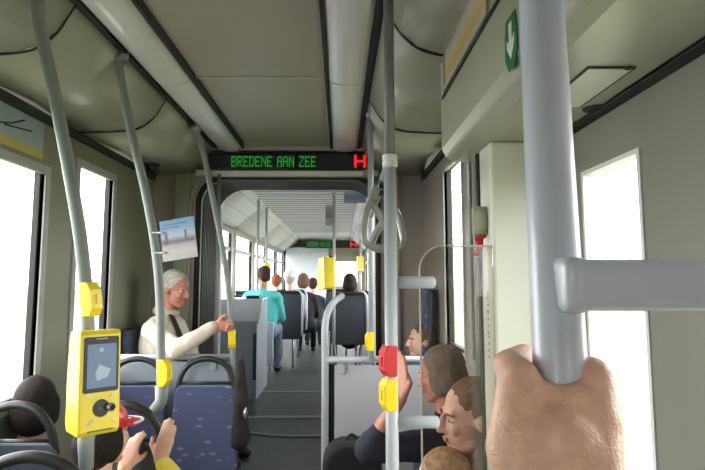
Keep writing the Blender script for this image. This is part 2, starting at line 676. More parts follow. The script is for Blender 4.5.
# ------------------------------------------------------------------ end wall with the gangway opening
def arch_wall(name, y0, y1, xa, xb, zt, rad, m, ztop=2.60):
    bm = NB()
    box(bm, XL - .06, xa, y0, y1, ZH - .4, ztop)
    box(bm, xb, XR + .06, y0, y1, ZH - .4, ztop)
    box(bm, xa, xb, y0, y1, zt, ztop)
    K = 8
    for sx, x in ((1, xa), (-1, xb)):
        pts = [(0, 0)] + [(sx * (rad - rad * math.cos(R(90 * i / K))), -(rad - rad * math.sin(R(90 * i / K)))) for i in range(K + 1)][::1]
        # fillet between the side and the head of the opening
        outl = [(0, 0)] + [(sx * rad * (1 - math.sin(R(90 * i / K))), -rad * (1 - math.cos(R(90 * i / K)))) for i in range(K + 1)]
        prism(bm, outl, (x, y0, zt), (1, 0, 0), (0, 0, 1), (0, 1, 0), y1 - y0)
    return struct(name, bm, m)


OXA, OXB, OZT = -1.08, .28, 2.32
arch_wall('wall_end', YP, YP + .06, OXA, OXB, OZT, .20, M_ENDW)
arch_wall('wall_gangway', F0 - .05, F0 + .02, -1.10, .30, 2.46, .20, M_FCEIL, 2.70)


def arch_path(y, off, xa=OXA, xb=OXB, zt=OZT, rad=.20, zb=ZH):
    pts = []
    K = 8
    pts.append((xa - off, zb))
    pts.append((xa - off, zt - rad))
    for i in range(1, K + 1):
        a = R(180 - 90 * i / K)
        pts.append((xa + rad + (rad + off) * math.cos(a), zt - rad + (rad + off) * math.sin(a)))
    for i in range(K + 1):
        a = R(90 - 90 * i / K)
        pts.append((xb - rad + (rad + off) * math.cos(a), zt - rad + (rad + off) * math.sin(a)))
    pts.append((xb + off, zb))
    return [V((x, y, z)) for x, z in pts]


# rubber seal around the opening and a pale bead around it
ga = thing('gangway_seal', 'black rubber seal with pale bead around the gangway opening', 'seal', (XC, YP, ZH))
bm = NB(); tube(bm, arch_path(YP - .012, .012), .022, 8); obj('rubber_lip', bm, M_BLACK, ga, smooth=True)
bm = NB(); tube(bm, arch_path(YP - .008, .075), .014, 8); obj('bead', bm, M_ENDW, ga, smooth=True)
# bellows
bm = NB()
N = 44
rows = []
for i in range(N + 1):
    y = YP + .062 + (F0 - .055 - YP - .062) * i / N
    off = (.045 if i % 4 in (1, 2) else -.005) + .05 * i / N
    rows.append([bm.verts.new(p) for p in arch_path(y, off)])
for a, b in zip(rows, rows[1:]):
    for k in range(len(a) - 1):
        bm.faces.new((a[k], a[k + 1], b[k + 1], b[k]))
o = obj('gangway_bellows', bm, M_BELLOW)
tag(o, 'black folded rubber bellows lining the gangway behind the cream-jacketed man', 'bellows')
# box column and yellow sticker on the end wall, dome camera
bm = NB(); box(bm, -1.28, -1.16, YP - .035, YP + .001, ZH, 2.37); struct('trim_3', bm, M_WALL, bevel=.012)
bm = NB(); box(bm, .36, .46, YP - .03, YP + .001, ZH, 2.42); struct('trim_4', bm, M_ENDW, bevel=.01)
p = at(146, 246, YP - .004)
bm = NB(); box(bm, p.x - .04, p.x + .04, p.y - .002, p.y + .003, p.z - .03, p.z + .03)
st = tag(obj('wall_sticker', bm, mat('yellow_paper', (.62, .50, .12), .6)), 'small yellow sticker on the end wall behind the bent pole', 'sticker')
bm = NB(); box(bm, p.x - .025, p.x + .02, p.y - .003, p.y - .0015, p.z - .012, p.z + .014); obj('print', bm, M_GROOVE, st)
p = at(152, 158, 3.62)
zt = 2.352
dc = thing('dome_camera', 'small black dome camera under the cove in the far corner', 'camera', (p.x, p.y, zt))
bm = NB(); lathe(bm, (p.x, p.y, zt), [(.055, .01), (.058, 0), (.056, -.014), (.046, -.018)]); obj('housing', bm, M_GROOVE, dc, smooth=True)
bm = NB(); lathe(bm, (p.x, p.y, zt - .016), [(.042, 0), (.039, -.014), (.028, -.028), (.012, -.035), (.001, -.036)]); obj('dome', bm, M_BLACK, dc, smooth=True)

# beam and destination display above the opening
be = sroot('trim_5', (XC, YP, 2.36))
bm = NB(); box(bm, -1.06, .26, YP - .10, YP - .001, 2.325, 2.37); obj('beam_edge', bm, M_CREAM, be, bevel=.006)
bm = NB(); box(bm, -1.10, .28, YP - .13, YP - .001, 2.515, 2.549); obj('beam_top', bm, M_CEIL, be, bevel=.006)
for x in (-1.03, .235):
    bm = NB(); box(bm, x - .06, x + .06, YP - .14, YP - .1, 2.315, 2.365); obj('bracket', bm, M_COVE, be, bevel=.012)

FONT = {
    'B': ("11110", "10001", "10001", "11110", "10001", "10001", "11110"),
    'R': ("11110", "10001", "10001", "11110", "10100", "10010", "10001"),
    'E': ("11111", "10000", "10000", "11110", "10000", "10000", "11111"),
    'D': ("11110", "10001", "10001", "10001", "10001", "10001", "11110"),
    'N': ("10001", "11001", "10101", "10101", "10011", "10001", "10001"),
    'A': ("01110", "10001", "10001", "11111", "10001", "10001", "10001"),
    'Z': ("11111", "00001", "00010", "00100", "01000", "10000", "11111"),
    ' ': ("000", "000", "000", "000", "000", "000", "000"),
}


def led_text(parent, text, x0, y, z0, pitch, ph, dot=.8):
    x = x0
    for ch in text:
        g = FONT[ch]
        bm = NB()
        for r, row in enumerate(g):
            for c, b in enumerate(row):
                if b == '1':
                    box(bm, x + c * pitch, x + (c + dot) * pitch, y - .001, y + .001, z0 + (6 - r) * ph, z0 + (6 - r + dot) * ph)
        x += (len(g[0]) + 1) * pitch
        if ch == ' ':
            bm.free()
        else:
            tag(obj('green_led_letter', bm, M_LEDG, parent), kind='stuff')
    return x


def display(Y, pxa, pxb, pya, pyb, tx, hx, label, ty=None):
    a = at(pxa, pya, Y)
    b = at(pxb, pyb, Y)
    t = thing('destination_display', label, 'display', ((a.x + b.x) / 2, Y, b.z))
    bm = NB(); box(bm, a.x, b.x, Y, Y + .06, b.z, a.z); obj('case', bm, M_BPLAST, t, bevel=.006)
    bm = NB(); box(bm, a.x + .012, b.x - .012, Y - .003, Y + .002, b.z + .008, a.z - .008); obj('display_glass', bm, M_BLACK, t)
    h = a.z - b.z
    q0, q1 = at(tx[0], 160, Y), at(tx[1], 160, Y)
    cols = sum(len(FONT[c][0]) + 1 for c in 'BREDENE AAN ZEE') - 1
    pitch = (q1.x - q0.x) / cols
    ph = h * .64 / 7
    led_text(t, 'BREDENE AAN ZEE', q0.x, Y - .0045, b.z + h * .18, pitch, ph)
    h0, h1 = at(hx[0], 160, Y), at(hx[1], 160, Y)
    w = h1.x - h0.x
    zz0, zz1 = b.z + h * .14, b.z + h * .90
    bm = NB()
    s = w * .24
    box(bm, h0.x, h0.x + s, Y - .0055, Y - .0035, zz0, zz1)
    box(bm, h1.x - s, h1.x, Y - .0055, Y - .0035, zz0, zz1)
    box(bm, h0.x + s, h1.x - s, Y - .0055, Y - .0035, (zz0 + zz1) / 2 - s * .45, (zz0 + zz1) / 2 + s * .45)
    obj('red_led_letter', bm, M_LEDR, t)
    return t


display(YP - .14, 208, 368, 153, 170, (231.5, 316), (354, 366), 'black destination display with green text BREDENE AAN ZEE and red H')

# ------------------------------------------------------------------ right side: box above the door, pillar, door leaves
BX = .38
ob = sroot('trim_6', (BX, 1.0, 1.98))
bm = NB()
prof = [(BX, 2.58), (BX, 2.03), (BX + .015, 1.995), (BX + .05, 1.98), (XR + .07, 1.98), (XR + .07, 2.58)]
prism(bm, [(x, z) for x, z in prof], (0, YB + .01, 0), (1, 0, 0), (0, 0, 1), (0, 1, 0), 1.90 - YB)
obj('door_engine_box', bm, M_COVE, ob, bevel=.01)
bm = NB(); box(bm, BX - .006, BX + .004, YB + .02, 1.86, 2.205, 2.215); obj('lid_seam', bm, M_GROOVE, ob)
q = (.50, .62, 1.02, 1.26)
bm = NB()
box(bm, .505, .51, 1.02, 1.27, 1.977, 1.981); box(bm, .60, .605, 1.02, 1.27, 1.977, 1.981)
box(bm, .51, .60, 1.02, 1.025, 1.977, 1.981); box(bm, .51, .60, 1.265, 1.27, 1.977, 1.981)
obj('hatch_outline', bm, M_GROOVE, ob)
bm = NB(); box(bm, .511, .599, 1.026, 1.264, 1.976, 1.981); obj('hatch', bm, M_CREAM, ob)
bm = NB(); lathe(bm, (.59, 1.02, 1.975), [(.008, 0), (.008, .003)], seg=12); obj('hatch_lock', bm, M_BLACK, ob)
p = at(594, 104, 1.28)
bm = NB(); lathe(bm, (p.x, p.y, 1.9765), [(.028, 0), (.028, .004)], seg=20); obj('speaker_hole', bm, M_BLACK, ob)
bm = NB(); box(bm, XR + .005, XR + .068, .27, 1.57, 1.973, 1.979); obj('door_head_seal', bm, M_BLACK, ob)

# poster and arrow sticker on the box face
def yz(px, py, X):
    d = CAMR @ V(((px - 345.0) / FPX, -(py - 227.5) / FPX, -1.0))
    return V((0, 0, 1.55)) + d * (X / d.x)


a = yz(447, 95, BX); b = yz(488, 10, BX)
m_post = ramp_mat('route_poster', 2, [(0.0, (.50, .47, .40)), (.12, (.55, .50, .40)), (.2, (.62, .40, .06)), (.42, (.55, .50, .44)), (.55, (.40, .34, .30)), (.68, (.62, .40, .06)), (.86, (.58, .52, .42)), (1, (.5, .46, .42))], .5, .18, 5)
bm = NB(); box(bm, BX - .004, BX - .001, 1.28, 1.80, 2.235, 2.50)
o = tag(obj('route_poster', bm, m_post), 'ochre and white paper poster on the box above the door', 'poster')
bm = NB(); ring_xyz(bm, BX - .009, BX - .0005, 1.26, 1.82, 2.218, 2.52, .018); obj('poster_frame', bm, M_COVE, o)
c = yz(512, 42, BX)
ar = thing('arrow_sticker', 'green sticker with a white downward arrow above the door', 'sticker', (BX - .002, c.y, c.z - .06))
outl = [(-.032, .06), (.032, .06), (.040, .02), (.040, -.03), (.018, -.062), (-.018, -.062), (-.040, -.03), (-.040, .02)]
bm = NB(); prism(bm, outl, (BX - .0015, c.y, c.z), (0, 1, 0), (0, 0, 1), (-1, 0, 0), .0015); obj('backing', bm, M_GREEN, ar)
outl = [(-.009, .045), (.009, .045), (.009, .0), (.024, .012), (.024, -.008), (0, -.04), (-.024, -.008), (-.024, .012), (-.009, 0)]
bm = NB(); prism(bm, outl, (BX - .003, c.y, c.z), (0, 1, 0), (0, 0, 1), (-1, 0, 0), .001); obj('arrow', bm, M_STICKW, ar)

# pillar beside the door
pl = sroot('trim_7', (.55, 1.66, 0))
bm = NB(); box(bm, .47, XR + .01, 1.60, 1.73, 0, 1.98); obj('pillar', bm, M_CREAM, pl, bevel=.012, segs=3)
bm = NB(); box(bm, .462, .472, 1.722, 1.745, .3, 1.97); obj('rubber_seam', bm, M_BLACK, pl)
bm = NB()
random.seed(3)
z = 1.30
while z < 1.50:
    h = random.choice((.006, .009, .012))
    box(bm, .4685, .4705, 1.655, 1.655 + random.choice((.010, .016, .012)), z, z + h)
    z += h + random.choice((.004, .008, .014))
obj('small_print', bm, mat('faint_print', (.30, .30, .27), .6), pl)

DN = [0]


def door_leaf(y0, y1, g0, g1):
    DN[0] += 1
    x = XR + .04
    rt = sroot('door_%d' % DN[0], (x, (y0 + y1) / 2, 0))
    bm = NB()
    zt, zb, gz0, gz1 = 1.979, .02, .30, 1.85
    box(bm, x, x + .035, y0, g0, zb, zt); box(bm, x, x + .035, g1, y1, zb, zt)
    box(bm, x, x + .035, g0, g1, zb, gz0); box(bm, x, x + .035, g0, g1, gz1, zt)
    bmesh.ops.remove_doubles(bm, verts=bm.verts, dist=1e-5)
    obj('leaf', bm, mat('door_paint', (.235, .232, .20), .45, var=.04, scale=1.5), rt)
    bm = NB(); ring_xyz(bm, x - .004, x + .03, g0 + .0005, g1 - .0005, gz0 + .0005, gz1 - .0005, .012); obj('gasket', bm, M_WHITE, rt)
    bm = NB(); box(bm, x + .012, x + .018, g0 + .01, g1 - .01, gz0 + .01, gz1 - .01); obj('pane', bm, M_GLASS, rt)
    bm = NB(); box(bm, x - .012, x + .02, y1 - .03, y1 + .015, zb, zt); obj('edge_seal', bm, M_BLACK, rt, bevel=.004)
    portal(XR + .13, g0, g1, gz0, gz1, 1)


door_leaf(.93, 1.53, 1.165, 1.455)
door_leaf(.30, .912, .42, .80)

# hammer holder and hammer by the pillar
p = at(482, 221, 1.655)
bm = NB(); box(bm, p.x - .030, .4695, 1.640, 1.675, p.z - .046, p.z + .046)
hh = obj('hammer_holder', bm, mat('olive_plastic', (.34, .34, .25), .5), bevel=.006)
tag(hh, 'grey plastic emergency hammer holder on the door pillar', 'holder')
bm = NB(); box(bm, p.x - .026, .466, 1.636, 1.641, p.z - .03, p.z + .03); obj('cover', bm, mat('olive_plastic2', (.40, .40, .30), .4), hh)
hm = thing('emergency_hammer', 'small red emergency hammer hanging under its grey holder', 'hammer', (p.x, 1.655, p.z - .12))
bm = NB(); tube(bm, [(p.x - .004, 1.655, p.z - .045), (p.x - .010, 1.652, p.z - .085), (p.x - .022, 1.65, p.z - .112)], .0085, 10, r2=.013); obj('hammer_grip', bm, M_RED, hm, smooth=True)
bm = NB(); cap(bm, (p.x - .020, 1.652, p.z - .058), (p.x + .006, 1.652, p.z - .05), .008, .006); obj('hammer_head', bm, M_RED, hm, smooth=True)

# ------------------------------------------------------------------ far car: ceiling, end partition
fc = sroot('ceiling_far', (XC, 9, ZC))
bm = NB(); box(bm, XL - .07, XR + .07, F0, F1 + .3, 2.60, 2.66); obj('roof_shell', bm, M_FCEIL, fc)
y = F0 + .03
first = None
while y < F1 - .1:
    if first is None:
        bm = NB(); box(bm, -1.02, .22, -.085, .085, 2.555, 2.585)
        first = obj('ceiling_slat', bm, M_FCEIL, fc, bevel=.008)
        first.location.y = y + .09
    else:
        o = first.copy(); C.objects.link(o); o.location.y = y + .09
    y += .20
y = F0 + .13
first = None
while y < 11.5:
    if first is None:
        bm = NB(); box(bm, -1.02, .22, -.007, .007, 2.5475, 2.556)
        first = obj('ceiling_rib', bm, mat('rib_grey', (.30, .30, .32), .5), fc)
        first.location.y = y
    else:
        o = first.copy(); C.objects.link(o); o.location.y = y
    y += .20
for s in (-1, 1):
    for k, (ya, yb) in enumerate(((F0, 7.0), (7.02, 9.2), (9.22, 11.4), (11.42, F1))):
        bm = NB()
        prof = [(.61, 2.575), (.70, 2.50), (.85, 2.38), (.98, 2.27), (1.05, 2.24)]
        A = [bm.verts.new((XC + s * a, ya, z)) for a, z in prof]
        B = [bm.verts.new((XC + s * a, yb, z)) for a, z in prof]
        for i in range(4):
            bm.faces.new((A[i], A[i + 1], B[i + 1], B[i]))
        o = obj('cove_panel', bm, M_FCEIL, fc, smooth=True)
        so = o.modifiers.new('t', 'SOLIDIFY'); so.thickness = .012; so.offset = 1 if s > 0 else -1
    bm = NB(); tube(bm, [(XC + s * .70, F0, 2.497), (XC + s * .70, F1, 2.497)], .012, 8); obj('cove_edge', bm, M_POLE, fc)
    bm = NB(); tube(bm, [(XC + s * .85, F0, 2.378), (XC + s * .85, F1, 2.378)], .012, 8); obj('cove_edge', bm, M_POLE, fc)

# partition at the front, with a glazed door beside it
ep = sroot('wall_front', (XC, F1, ZH))
bm = NB()
box(bm, XL - .07, XL + .07, F1, F1 + .06, -.08, 2.62); box(bm, XL, XR + .07, F1, F1 + .06, 2.12, 2.62)
box(bm, -.30, -.10, F1, F1 + .06, -.08, 2.12); box(bm, .46, XR + .07, F1, F1 + .06, -.08, 2.12); box(bm, -.10, .46, F1, F1 + .06, -.08, 1.35); box(bm, -.10, .46, F1, F1 + .06, 1.97, 2.12)
obj('partition', bm, M_ENDW, ep)
bm = NB(); box(bm, -1.375, -.305, F1 - .5, F1 + .05, ZH, 2.33); obj('cabinet', bm, M_LIGHTP, ep, bevel=.02)
bm = NB(); box(bm, -.30, -.20, F1 - .06, F1 - .001, ZH, 2.13); obj('post', bm, M_BPLAST, ep)
bm = NB(); box(bm, -.10, .46, F1 + .02, F1 + .026, 1.35, 1.97); obj('pane', bm, M_GLASS, ep)
l = portal(0, 0, .56, 0, .62, 1); l.location = (.18, F1 + .12, 1.66); l.rotation_euler = (R(-90), 0, 0)
display(F1 - .75, 305.5, 364, 240.5, 248, (308, 331), (350, 357), 'distant destination display glowing green and red near the ceiling end')

# ------------------------------------------------------------------ outside: ground, road and low buildings seen pale through the glass
bm = NB(); box(bm, -60, 60, -60, 90, -.62, -.6); struct('ground', bm, mat('grass_verge', (.24, .27, .17), .9, var=.3, scale=.8))
bm = NB(); box(bm, -14, -3, -60, 90, -.599, -.58); struct('road', bm, mat('asphalt', (.25, .25, .27), .9, var=.1))


# ------------------------------------------------------------------ grab poles
def yellow_pad(parent, p0, p1, d, r, m, label, w=.022):
    """stop button: a pad with bevelled ends clipped to one side of a pole; p0 bottom, p1 top, d = direction it sticks out"""
    p0, p1, d = V(p0), V(p1), V(d).normalized()
    ax = (p1 - p0)
    L = ax.length
    ax.normalize()
    n = ax.cross(d).normalized()
    outl = [(-r * .6, 0), (r * 1.0, 0), (r + w, L * .22), (r + w, L * .78), (r, L), (-r * .6, L)]
    bm = NB(); prism(bm, outl, p0 - n * (r + .004), d, ax, n, 2 * r + .008)
    o = obj('stop_button', bm, m, parent, bevel=.004)
    o['label'] = label
    bm = NB(); obox(bm, p0 + ax * (L * .5) + d * (r + w), (.008, .012, L * .3), Matrix((d, n, ax)).transposed()); b = obj('press_plate', bm, m, o, bevel=.002)
    return o


def bent_pole(pts, label, r=.0185, m=M_POLEG, fitting=True):
    P = [V(p) for p in pts]
    t = thing('grab_pole', label, 'pole', P[-1])
    bm = NB(); tube(bm, spline(P, 10), r, 16); obj('pole_tube', bm, m, t, smooth=True)
    if fitting:
        d = (P[1] - P[0]).normalized()
        bm = NB(); tube(bm, [P[0], P[0] + d * .05], r * 1.45, 14); obj('ceiling_socket', bm, M_POLEG, t, smooth=True)
    return t


YA, YBB, YCC = 1.6, 2.21, 3.26
# pole carrying the ticket machine
topA = V((-.955, YA, 2.545))
pA = bent_pole([topA, at(38, 10, YA), at(54, 92, YA), at(70, 175, YA), at(82, 250, YA), at(88, 330, YA), at(88, 432, YA)],
               'bent grey pole carrying the yellow ticket machine', .0195)
bq = at(88, 432, YA)
bm = NB(); tube(bm, [at(88, 424, YA), at(86, 442, YA), V((bq.x - .0, YA + .0, .99))], .026, 12, r2=.02, ratio=1.0); obj('foot_bracket', bm, M_POLEG, pA, smooth=True)
yellow_pad(pA, at(90, 316, YA), at(87, 282, YA), (1, -.25, 0), .0195, M_YEL, 'yellow stop button on the pole', .012)
# second bent pole
topB = V((-.955, YBB, 2.545))
pB = bent_pole([topB, at(120, 72, YBB), at(131, 130, YBB), at(145, 190, YBB), at(155, 245, YBB), at(160, 300, YBB), at(161, 388, YBB)],
               'bent grey pole with the small beach poster tied to it', .0185)
yellow_pad(pB, at(162, 386, YBB), at(162, 359, YBB), (1, -.2, 0), .0185, M_YEL, 'yellow stop button low on the pole', .018)
b0 = at(162, 386, YBB); b1 = at(161, 402, YBB); b2 = at(151, 414, YBB)
bm = NB(); tube(bm, [b0, b1, b2], .028, 12, r2=.022); obj('foot_bracket', bm, M_POLEG, pB, smooth=True)
# third, at the rail post beside the gangway
pC = bent_pole([V((-.93, YCC, 2.53)), at(205, 160, YCC), at(212, 195, YCC), at(221, 240, YCC), at(228, 285, YCC), at(231, 325, YCC), at(233, 380, YCC), V((at(233, 380, YCC).x, YCC, 0))],
               'bent grey pole held by the man in the cream jacket', .0185)
yellow_pad(pC, at(232, 348, YCC), at(232, 330, YCC), (.2, -1, 0), .0185, M_YEL, 'yellow stop button below the hand', .012)

# short post with bracket at the left of the opening
p = at(218, 184, YP - .16)
bm = NB(); tube(bm, [(p.x, YP - .12, 2.33), (p.x, YP - .12, ZH)], .014, 10)
tag(obj('slim_post', bm, M_POLEG, smooth=True), 'slim grey post beside the gangway under the display bracket', 'post')
p = at(371, 184, YP - .12)
bm = NB(); tube(bm, [(p.x, YP - .12, 2.33), (p.x, YP - .12, ZH)], .016, 10)
tag(obj('slim_post', bm, M_POLE, smooth=True), 'slim grey post beside the gangway under the red H', 'post')

# pole with red and yellow buttons, stub arms holding the glass screen
YD = 1.6
pd = at(391, 300, YD)
xd = pd.x
zf = at(391, 161, YD).z
dD = thing('grab_pole', 'straight grey pole with red and yellow stop buttons beside the glass screen', 'pole', (xd, YD, 0))
bm = NB(); tube(bm, [(xd, YD, 0), (xd, YD, zf)], .0195, 18); obj('pole_tube', bm, M_POLE, dD, smooth=True)
bm = NB(); tube(bm, [(xd, YD, zf), (xd, YD, ZC)], .0165, 18); obj('upper_tube', bm, mat('darker_pole', (.22, .23, .23), .4), dD, smooth=True)
bm = NB(); lathe(bm, (xd, YD, zf - .022), [(.019, 0), (.024, .004), (.024, .018), (.0215, .021), (.024, .024), (.024, .038), (.019, .042)]); obj('connector', bm, M_WHITE, dD, smooth=False)
yellow_pad(dD, at(391, 376, YD), at(391, 345, YD), (-1, -.35, 0), .0195, M_RED, 'red stop button', .012)
yellow_pad(dD, at(391, 410, YD), at(391, 378, YD), (-1, -.35, 0), .0195, M_YEL, 'yellow stop button', .012)
for py, xe in ((282.5, 436), (422, 440)):
    a = at(394, py, YD); b = at(xe, py, YD)
    bm = NB(); tube(bm, [V((xd + .01, YD, a.z)), V((b.x - .012, YD, a.z)), V((b.x - .004, YD, a.z)), V((b.x, YD, a.z))], .011, 12, ratio=1.75, up=(0, 0, 1))
    for v in bm.verts:
        k = (v.co.x - (b.x - .012)) / .012
        if k > 0:
            v.co.z = a.z + (v.co.z - a.z) * math.sqrt(max(.02, 1 - k * k * .93))
            v.co.y = YD + (v.co.y - YD) * math.sqrt(max(.02, 1 - k * k * .93))
    obj('stub_arm', bm, M_POLE, dD, smooth=True)
# glass screen, rounded top corner towards the aisle
ga_ = at(420, 300, YD - .0)
gt = at(450, 246, YD)
xg0, xg1, zg1 = ga_.x, .47, gt.z
rad = .075
outl = [(xg0, .45), (xg1, .45), (xg1, zg1)] + [(xg0 + rad - rad * math.sin(R(90 * i / 8)), zg1 - rad + rad * math.cos(R(90 * i / 8))) for i in range(9)]
gs = thing('glass_screen', 'clear glass screen with rounded corner between pole and door pillar', 'screen', (.36, YD, .45))
bm = NB(); prism(bm, outl, (0, YD - .003, 0), (1, 0, 0), (0, 0, 1), (0, 1, 0), .006); obj('pane', bm, M_SCREEN, gs)
edge = [V((xg1, YD, zg1))] + [V((x, YD, z)) for x, z in outl[3:]] + [V((xg0, YD, .45))]
bm = NB(); tube(bm, edge, .0032, 6); obj('pane_edge', bm, M_EDGE, gs, smooth=True)

# longitudinal bar with two hanging straps, pole on the partition rail
YF = 3.05
xf = at(371, 250, YF).x
zr = at(371, 360, YF).z
pF = thing('grab_pole', 'slim grey pole rising from the white partition rail to the ceiling', 'pole', (xf, YF, zr))
bm = NB(); tube(bm, [(xf, YF, zr), (xf, YF, ZC)], .018, 16); obj('pole_tube', bm, M_POLE, pF, smooth=True)
bm = NB(); lathe(bm, (xf, YF, ZC - .035), [(.026, 0), (.034, .03), (.034, .036)]); obj('ceiling_socket', bm, M_STEEL, pF, smooth=True)
yellow_pad(pF, at(371, 351, YF), at(371, 332, YF), (-1, -.3, 0), .018, M_YEL, 'yellow stop button above the rail', .014)
br = tag(obj('ceiling_bar', tube(NB(), [(xd, YD + .02, zf), (xf, YF - .018, zf)], .015, 14), M_POLEG, smooth=True), 'grey overhead bar running from the pole with red button to the next', 'bar')


def strap(y, sw, label):
    x = xd + (xf - xd) * (y - YD) / (YF - YD)
    t = thing('hanging_strap', label, 'grab handle', (x, y, zf), 'hanging grab handles')
    bm = NB(); obox(bm, (x, y, zf - .01), (.036, .03, .048)); obj('clip', bm, M_BPLAST, t, bevel=.006)
    bm = NB(); obox(bm, (x + sw * .1, y, zf - .055), (.028, .005, .06), Euler((0, -sw * .8, 0)).to_matrix()); obj('strap_band', bm, mat('strap_grey', (.30, .32, .30), .5), t)
    top = V((x + sw * .15, y, zf - .085))
    pts = [(0, 0), (.028, -.04), (.055, -.105), (.062, -.14), (.045, -.162), (0, -.168), (-.045, -.162), (-.062, -.14), (-.055, -.105), (-.028, -.04)]
    ca, sa = math.cos(R(35 * (1 if sw < 0 else -.2))), math.sin(R(35 * (1 if sw < 0 else -.2)))
    P = [top + V((a * ca + b * sw * .55, a * sa, b)) for a, b in pts]
    loop = spline(P + [P[0]], 6)[:-1]
    bm = NB(); tube(bm, loop, .0095, 10, closed=True, ratio=1.5); obj('handle_loop', bm, mat('translucent_handle', (.36, .38, .35), .15, coat=.6), t, smooth=True)
    return t


strap(2.08, .35, 'grey hanging grab handle swinging to the left of the pole')
strap(1.90, -.32, 'grey hanging grab handle half hidden behind the pole')

# partition on the right: rail, post, white panel
YR = 3.08
xp = at(325, 400, YR).x
pr = thing('partition_screen', 'white partition panel with grey rail and curved end post', 'partition', ((xp + XR) / 2, YR, 0))
bm = NB(); tube(bm, [(xp, YR, zr), (XR - .005, YR, zr)], .0185, 14); obj('rail', bm, M_POLE, pr, smooth=True)
tp = [V((xp, YR, 0)), V((xp, YR, .6)), V((xp, YR, zr)), at(325, 328, YR), at(328, 312, YR + .08), at(334, 302, YR + .2), at(342, 296, YR + .34)]
bm = NB(); tube(bm, spline(tp, 8), .021, 14); obj('end_post', bm, M_POLE, pr, smooth=True)
bm = NB(); box(bm, xp + .055, XR - .01, YR + .0, YR + .02, .10, zr - .035); obj('panel', bm, M_PANEL, pr, bevel=.006)
bm = NB(); box(bm, xp + .02, xp + .05, YR + .01, YR + .03, .10, zr - .03); obj('dark_gap_seal', bm, M_BLACK, pr)
q = at(341, 369, YR - .01)
bm = NB(); prism(bm, rrect(.05, .055, .018), (q.x, YR - .004, q.z), (1, 0, 0), (0, 0, 1), (0, -1, 0), .012); obj('panel_clip', bm, M_POLE, pr, bevel=.003)

# partition on the left: rail and grey panel behind the blue seats
YL = 3.30
zl = at(200, 357, YL).z
pt = thing('partition_screen', 'grey partition panel with rail behind the two patterned seats', 'partition', (-1.0, YL, 0))
xe = at(233, 360, YL).x
bm = NB(); tube(bm, [(XL + .005, YL, zl), (xe, YL, zl)], .0185, 14); obj('rail', bm, M_POLE, pt, smooth=True)
bm = NB(); box(bm, XL + .01, xe - .03, YL - .005, YL + .015, .10, zl - .03); obj('panel', bm, M_PANELD, pt, bevel=.005)
q = at(213, 366, YL - .01)
bm = NB(); prism(bm, rrect(.045, .05, .018), (q.x, YL - .006, q.z), (1, 0, 0), (0, 0, 1), (0, -1, 0), .012); obj('panel_clip', bm, M_POLE, pt, bevel=.003)

# thick pole close by, with a flat arm towards the door
YE = .42
pe = at(549.5, 220, YE)
xe_ = pe.x
tE = thing('grab_pole', 'thick blue-grey pole by the door gripped by the hand', 'pole', (xe_, YE, 0))
bm = NB(); _a, _b = V((xe_ + .001, .412, at(550, 400, .412).z)), at(541.5, 10, .478)
_d = (_b - _a).normalized()
tube(bm, spline([(xe_, .40, 0), (xe_, .40, .7), _a - _d * .16, _a - _d * .02, _a + _d * .1, _a + (_b - _a) * .66, _b, _b + _d * .12, (_b.x, _b.y + .07, _b.z + .3), (_b.x, _b.y + .075, ZC)], 8), .0205, 40); obj('pole_tube', bm, M_POLEN, tE, smooth=True)
za, zb_ = at(600, 258.5, YE - .033).z, at(600, 312.5, YE - .033).z
zc_ = (za + zb_) / 2
hh_ = (za - zb_) / 2
bm = NB()
K = 24
rings = []
xs = [(xe_ - .0015, .55, .80), (xe_ - .0005, .80, .97), (xe_ + .002, .97, 1.07), (xe_ + .008, 1.06, 1.10), (xe_ + .014, 1.05, 1.06), (xe_ + .018, 1, 1), (xe_ + .024, 1, 1), (XR + .01, 1, 1)]
for x, fy, fz in xs:
    ring = []
    for k in range(K):
        a = 2 * math.pi * k / K
        ca, sa = math.cos(a), math.sin(a)
        ring.append(bm.verts.new((x, YE - .012 + fy * .0190 * math.copysign(abs(ca) ** .45, ca), zc_ + fz * hh_ * math.copysign(abs(sa) ** .45, sa))))
    rings.append(ring)
for a, b in zip(rings, rings[1:]):
    for k in range(K):
        bm.faces.new((a[k], a[(k + 1) % K], b[(k + 1) % K], b[k]))
bm.faces.new(rings[0]); bm.faces.new(rings[-1])
obj('flat_arm', bm, M_POLEN, tE, smooth=True, bevel=.002, angle=60)
# ------------------------------------------------------------------ seats
def seat_back_outline(w0, w1, z0, z1, r):
    out = [(-w0 / 2, z0), (w0 / 2, z0)]
    for i in range(7):
        a = R(90 * i / 6)
        out.append((w1 / 2 - r + r * math.cos(a), z1 - r + r * math.sin(a)))
    for i in range(7):
        a = R(90 + 90 * i / 6)
        out.append((-w1 / 2 + r + r * math.cos(a), z1 - r + r * math.sin(a)))
    return out


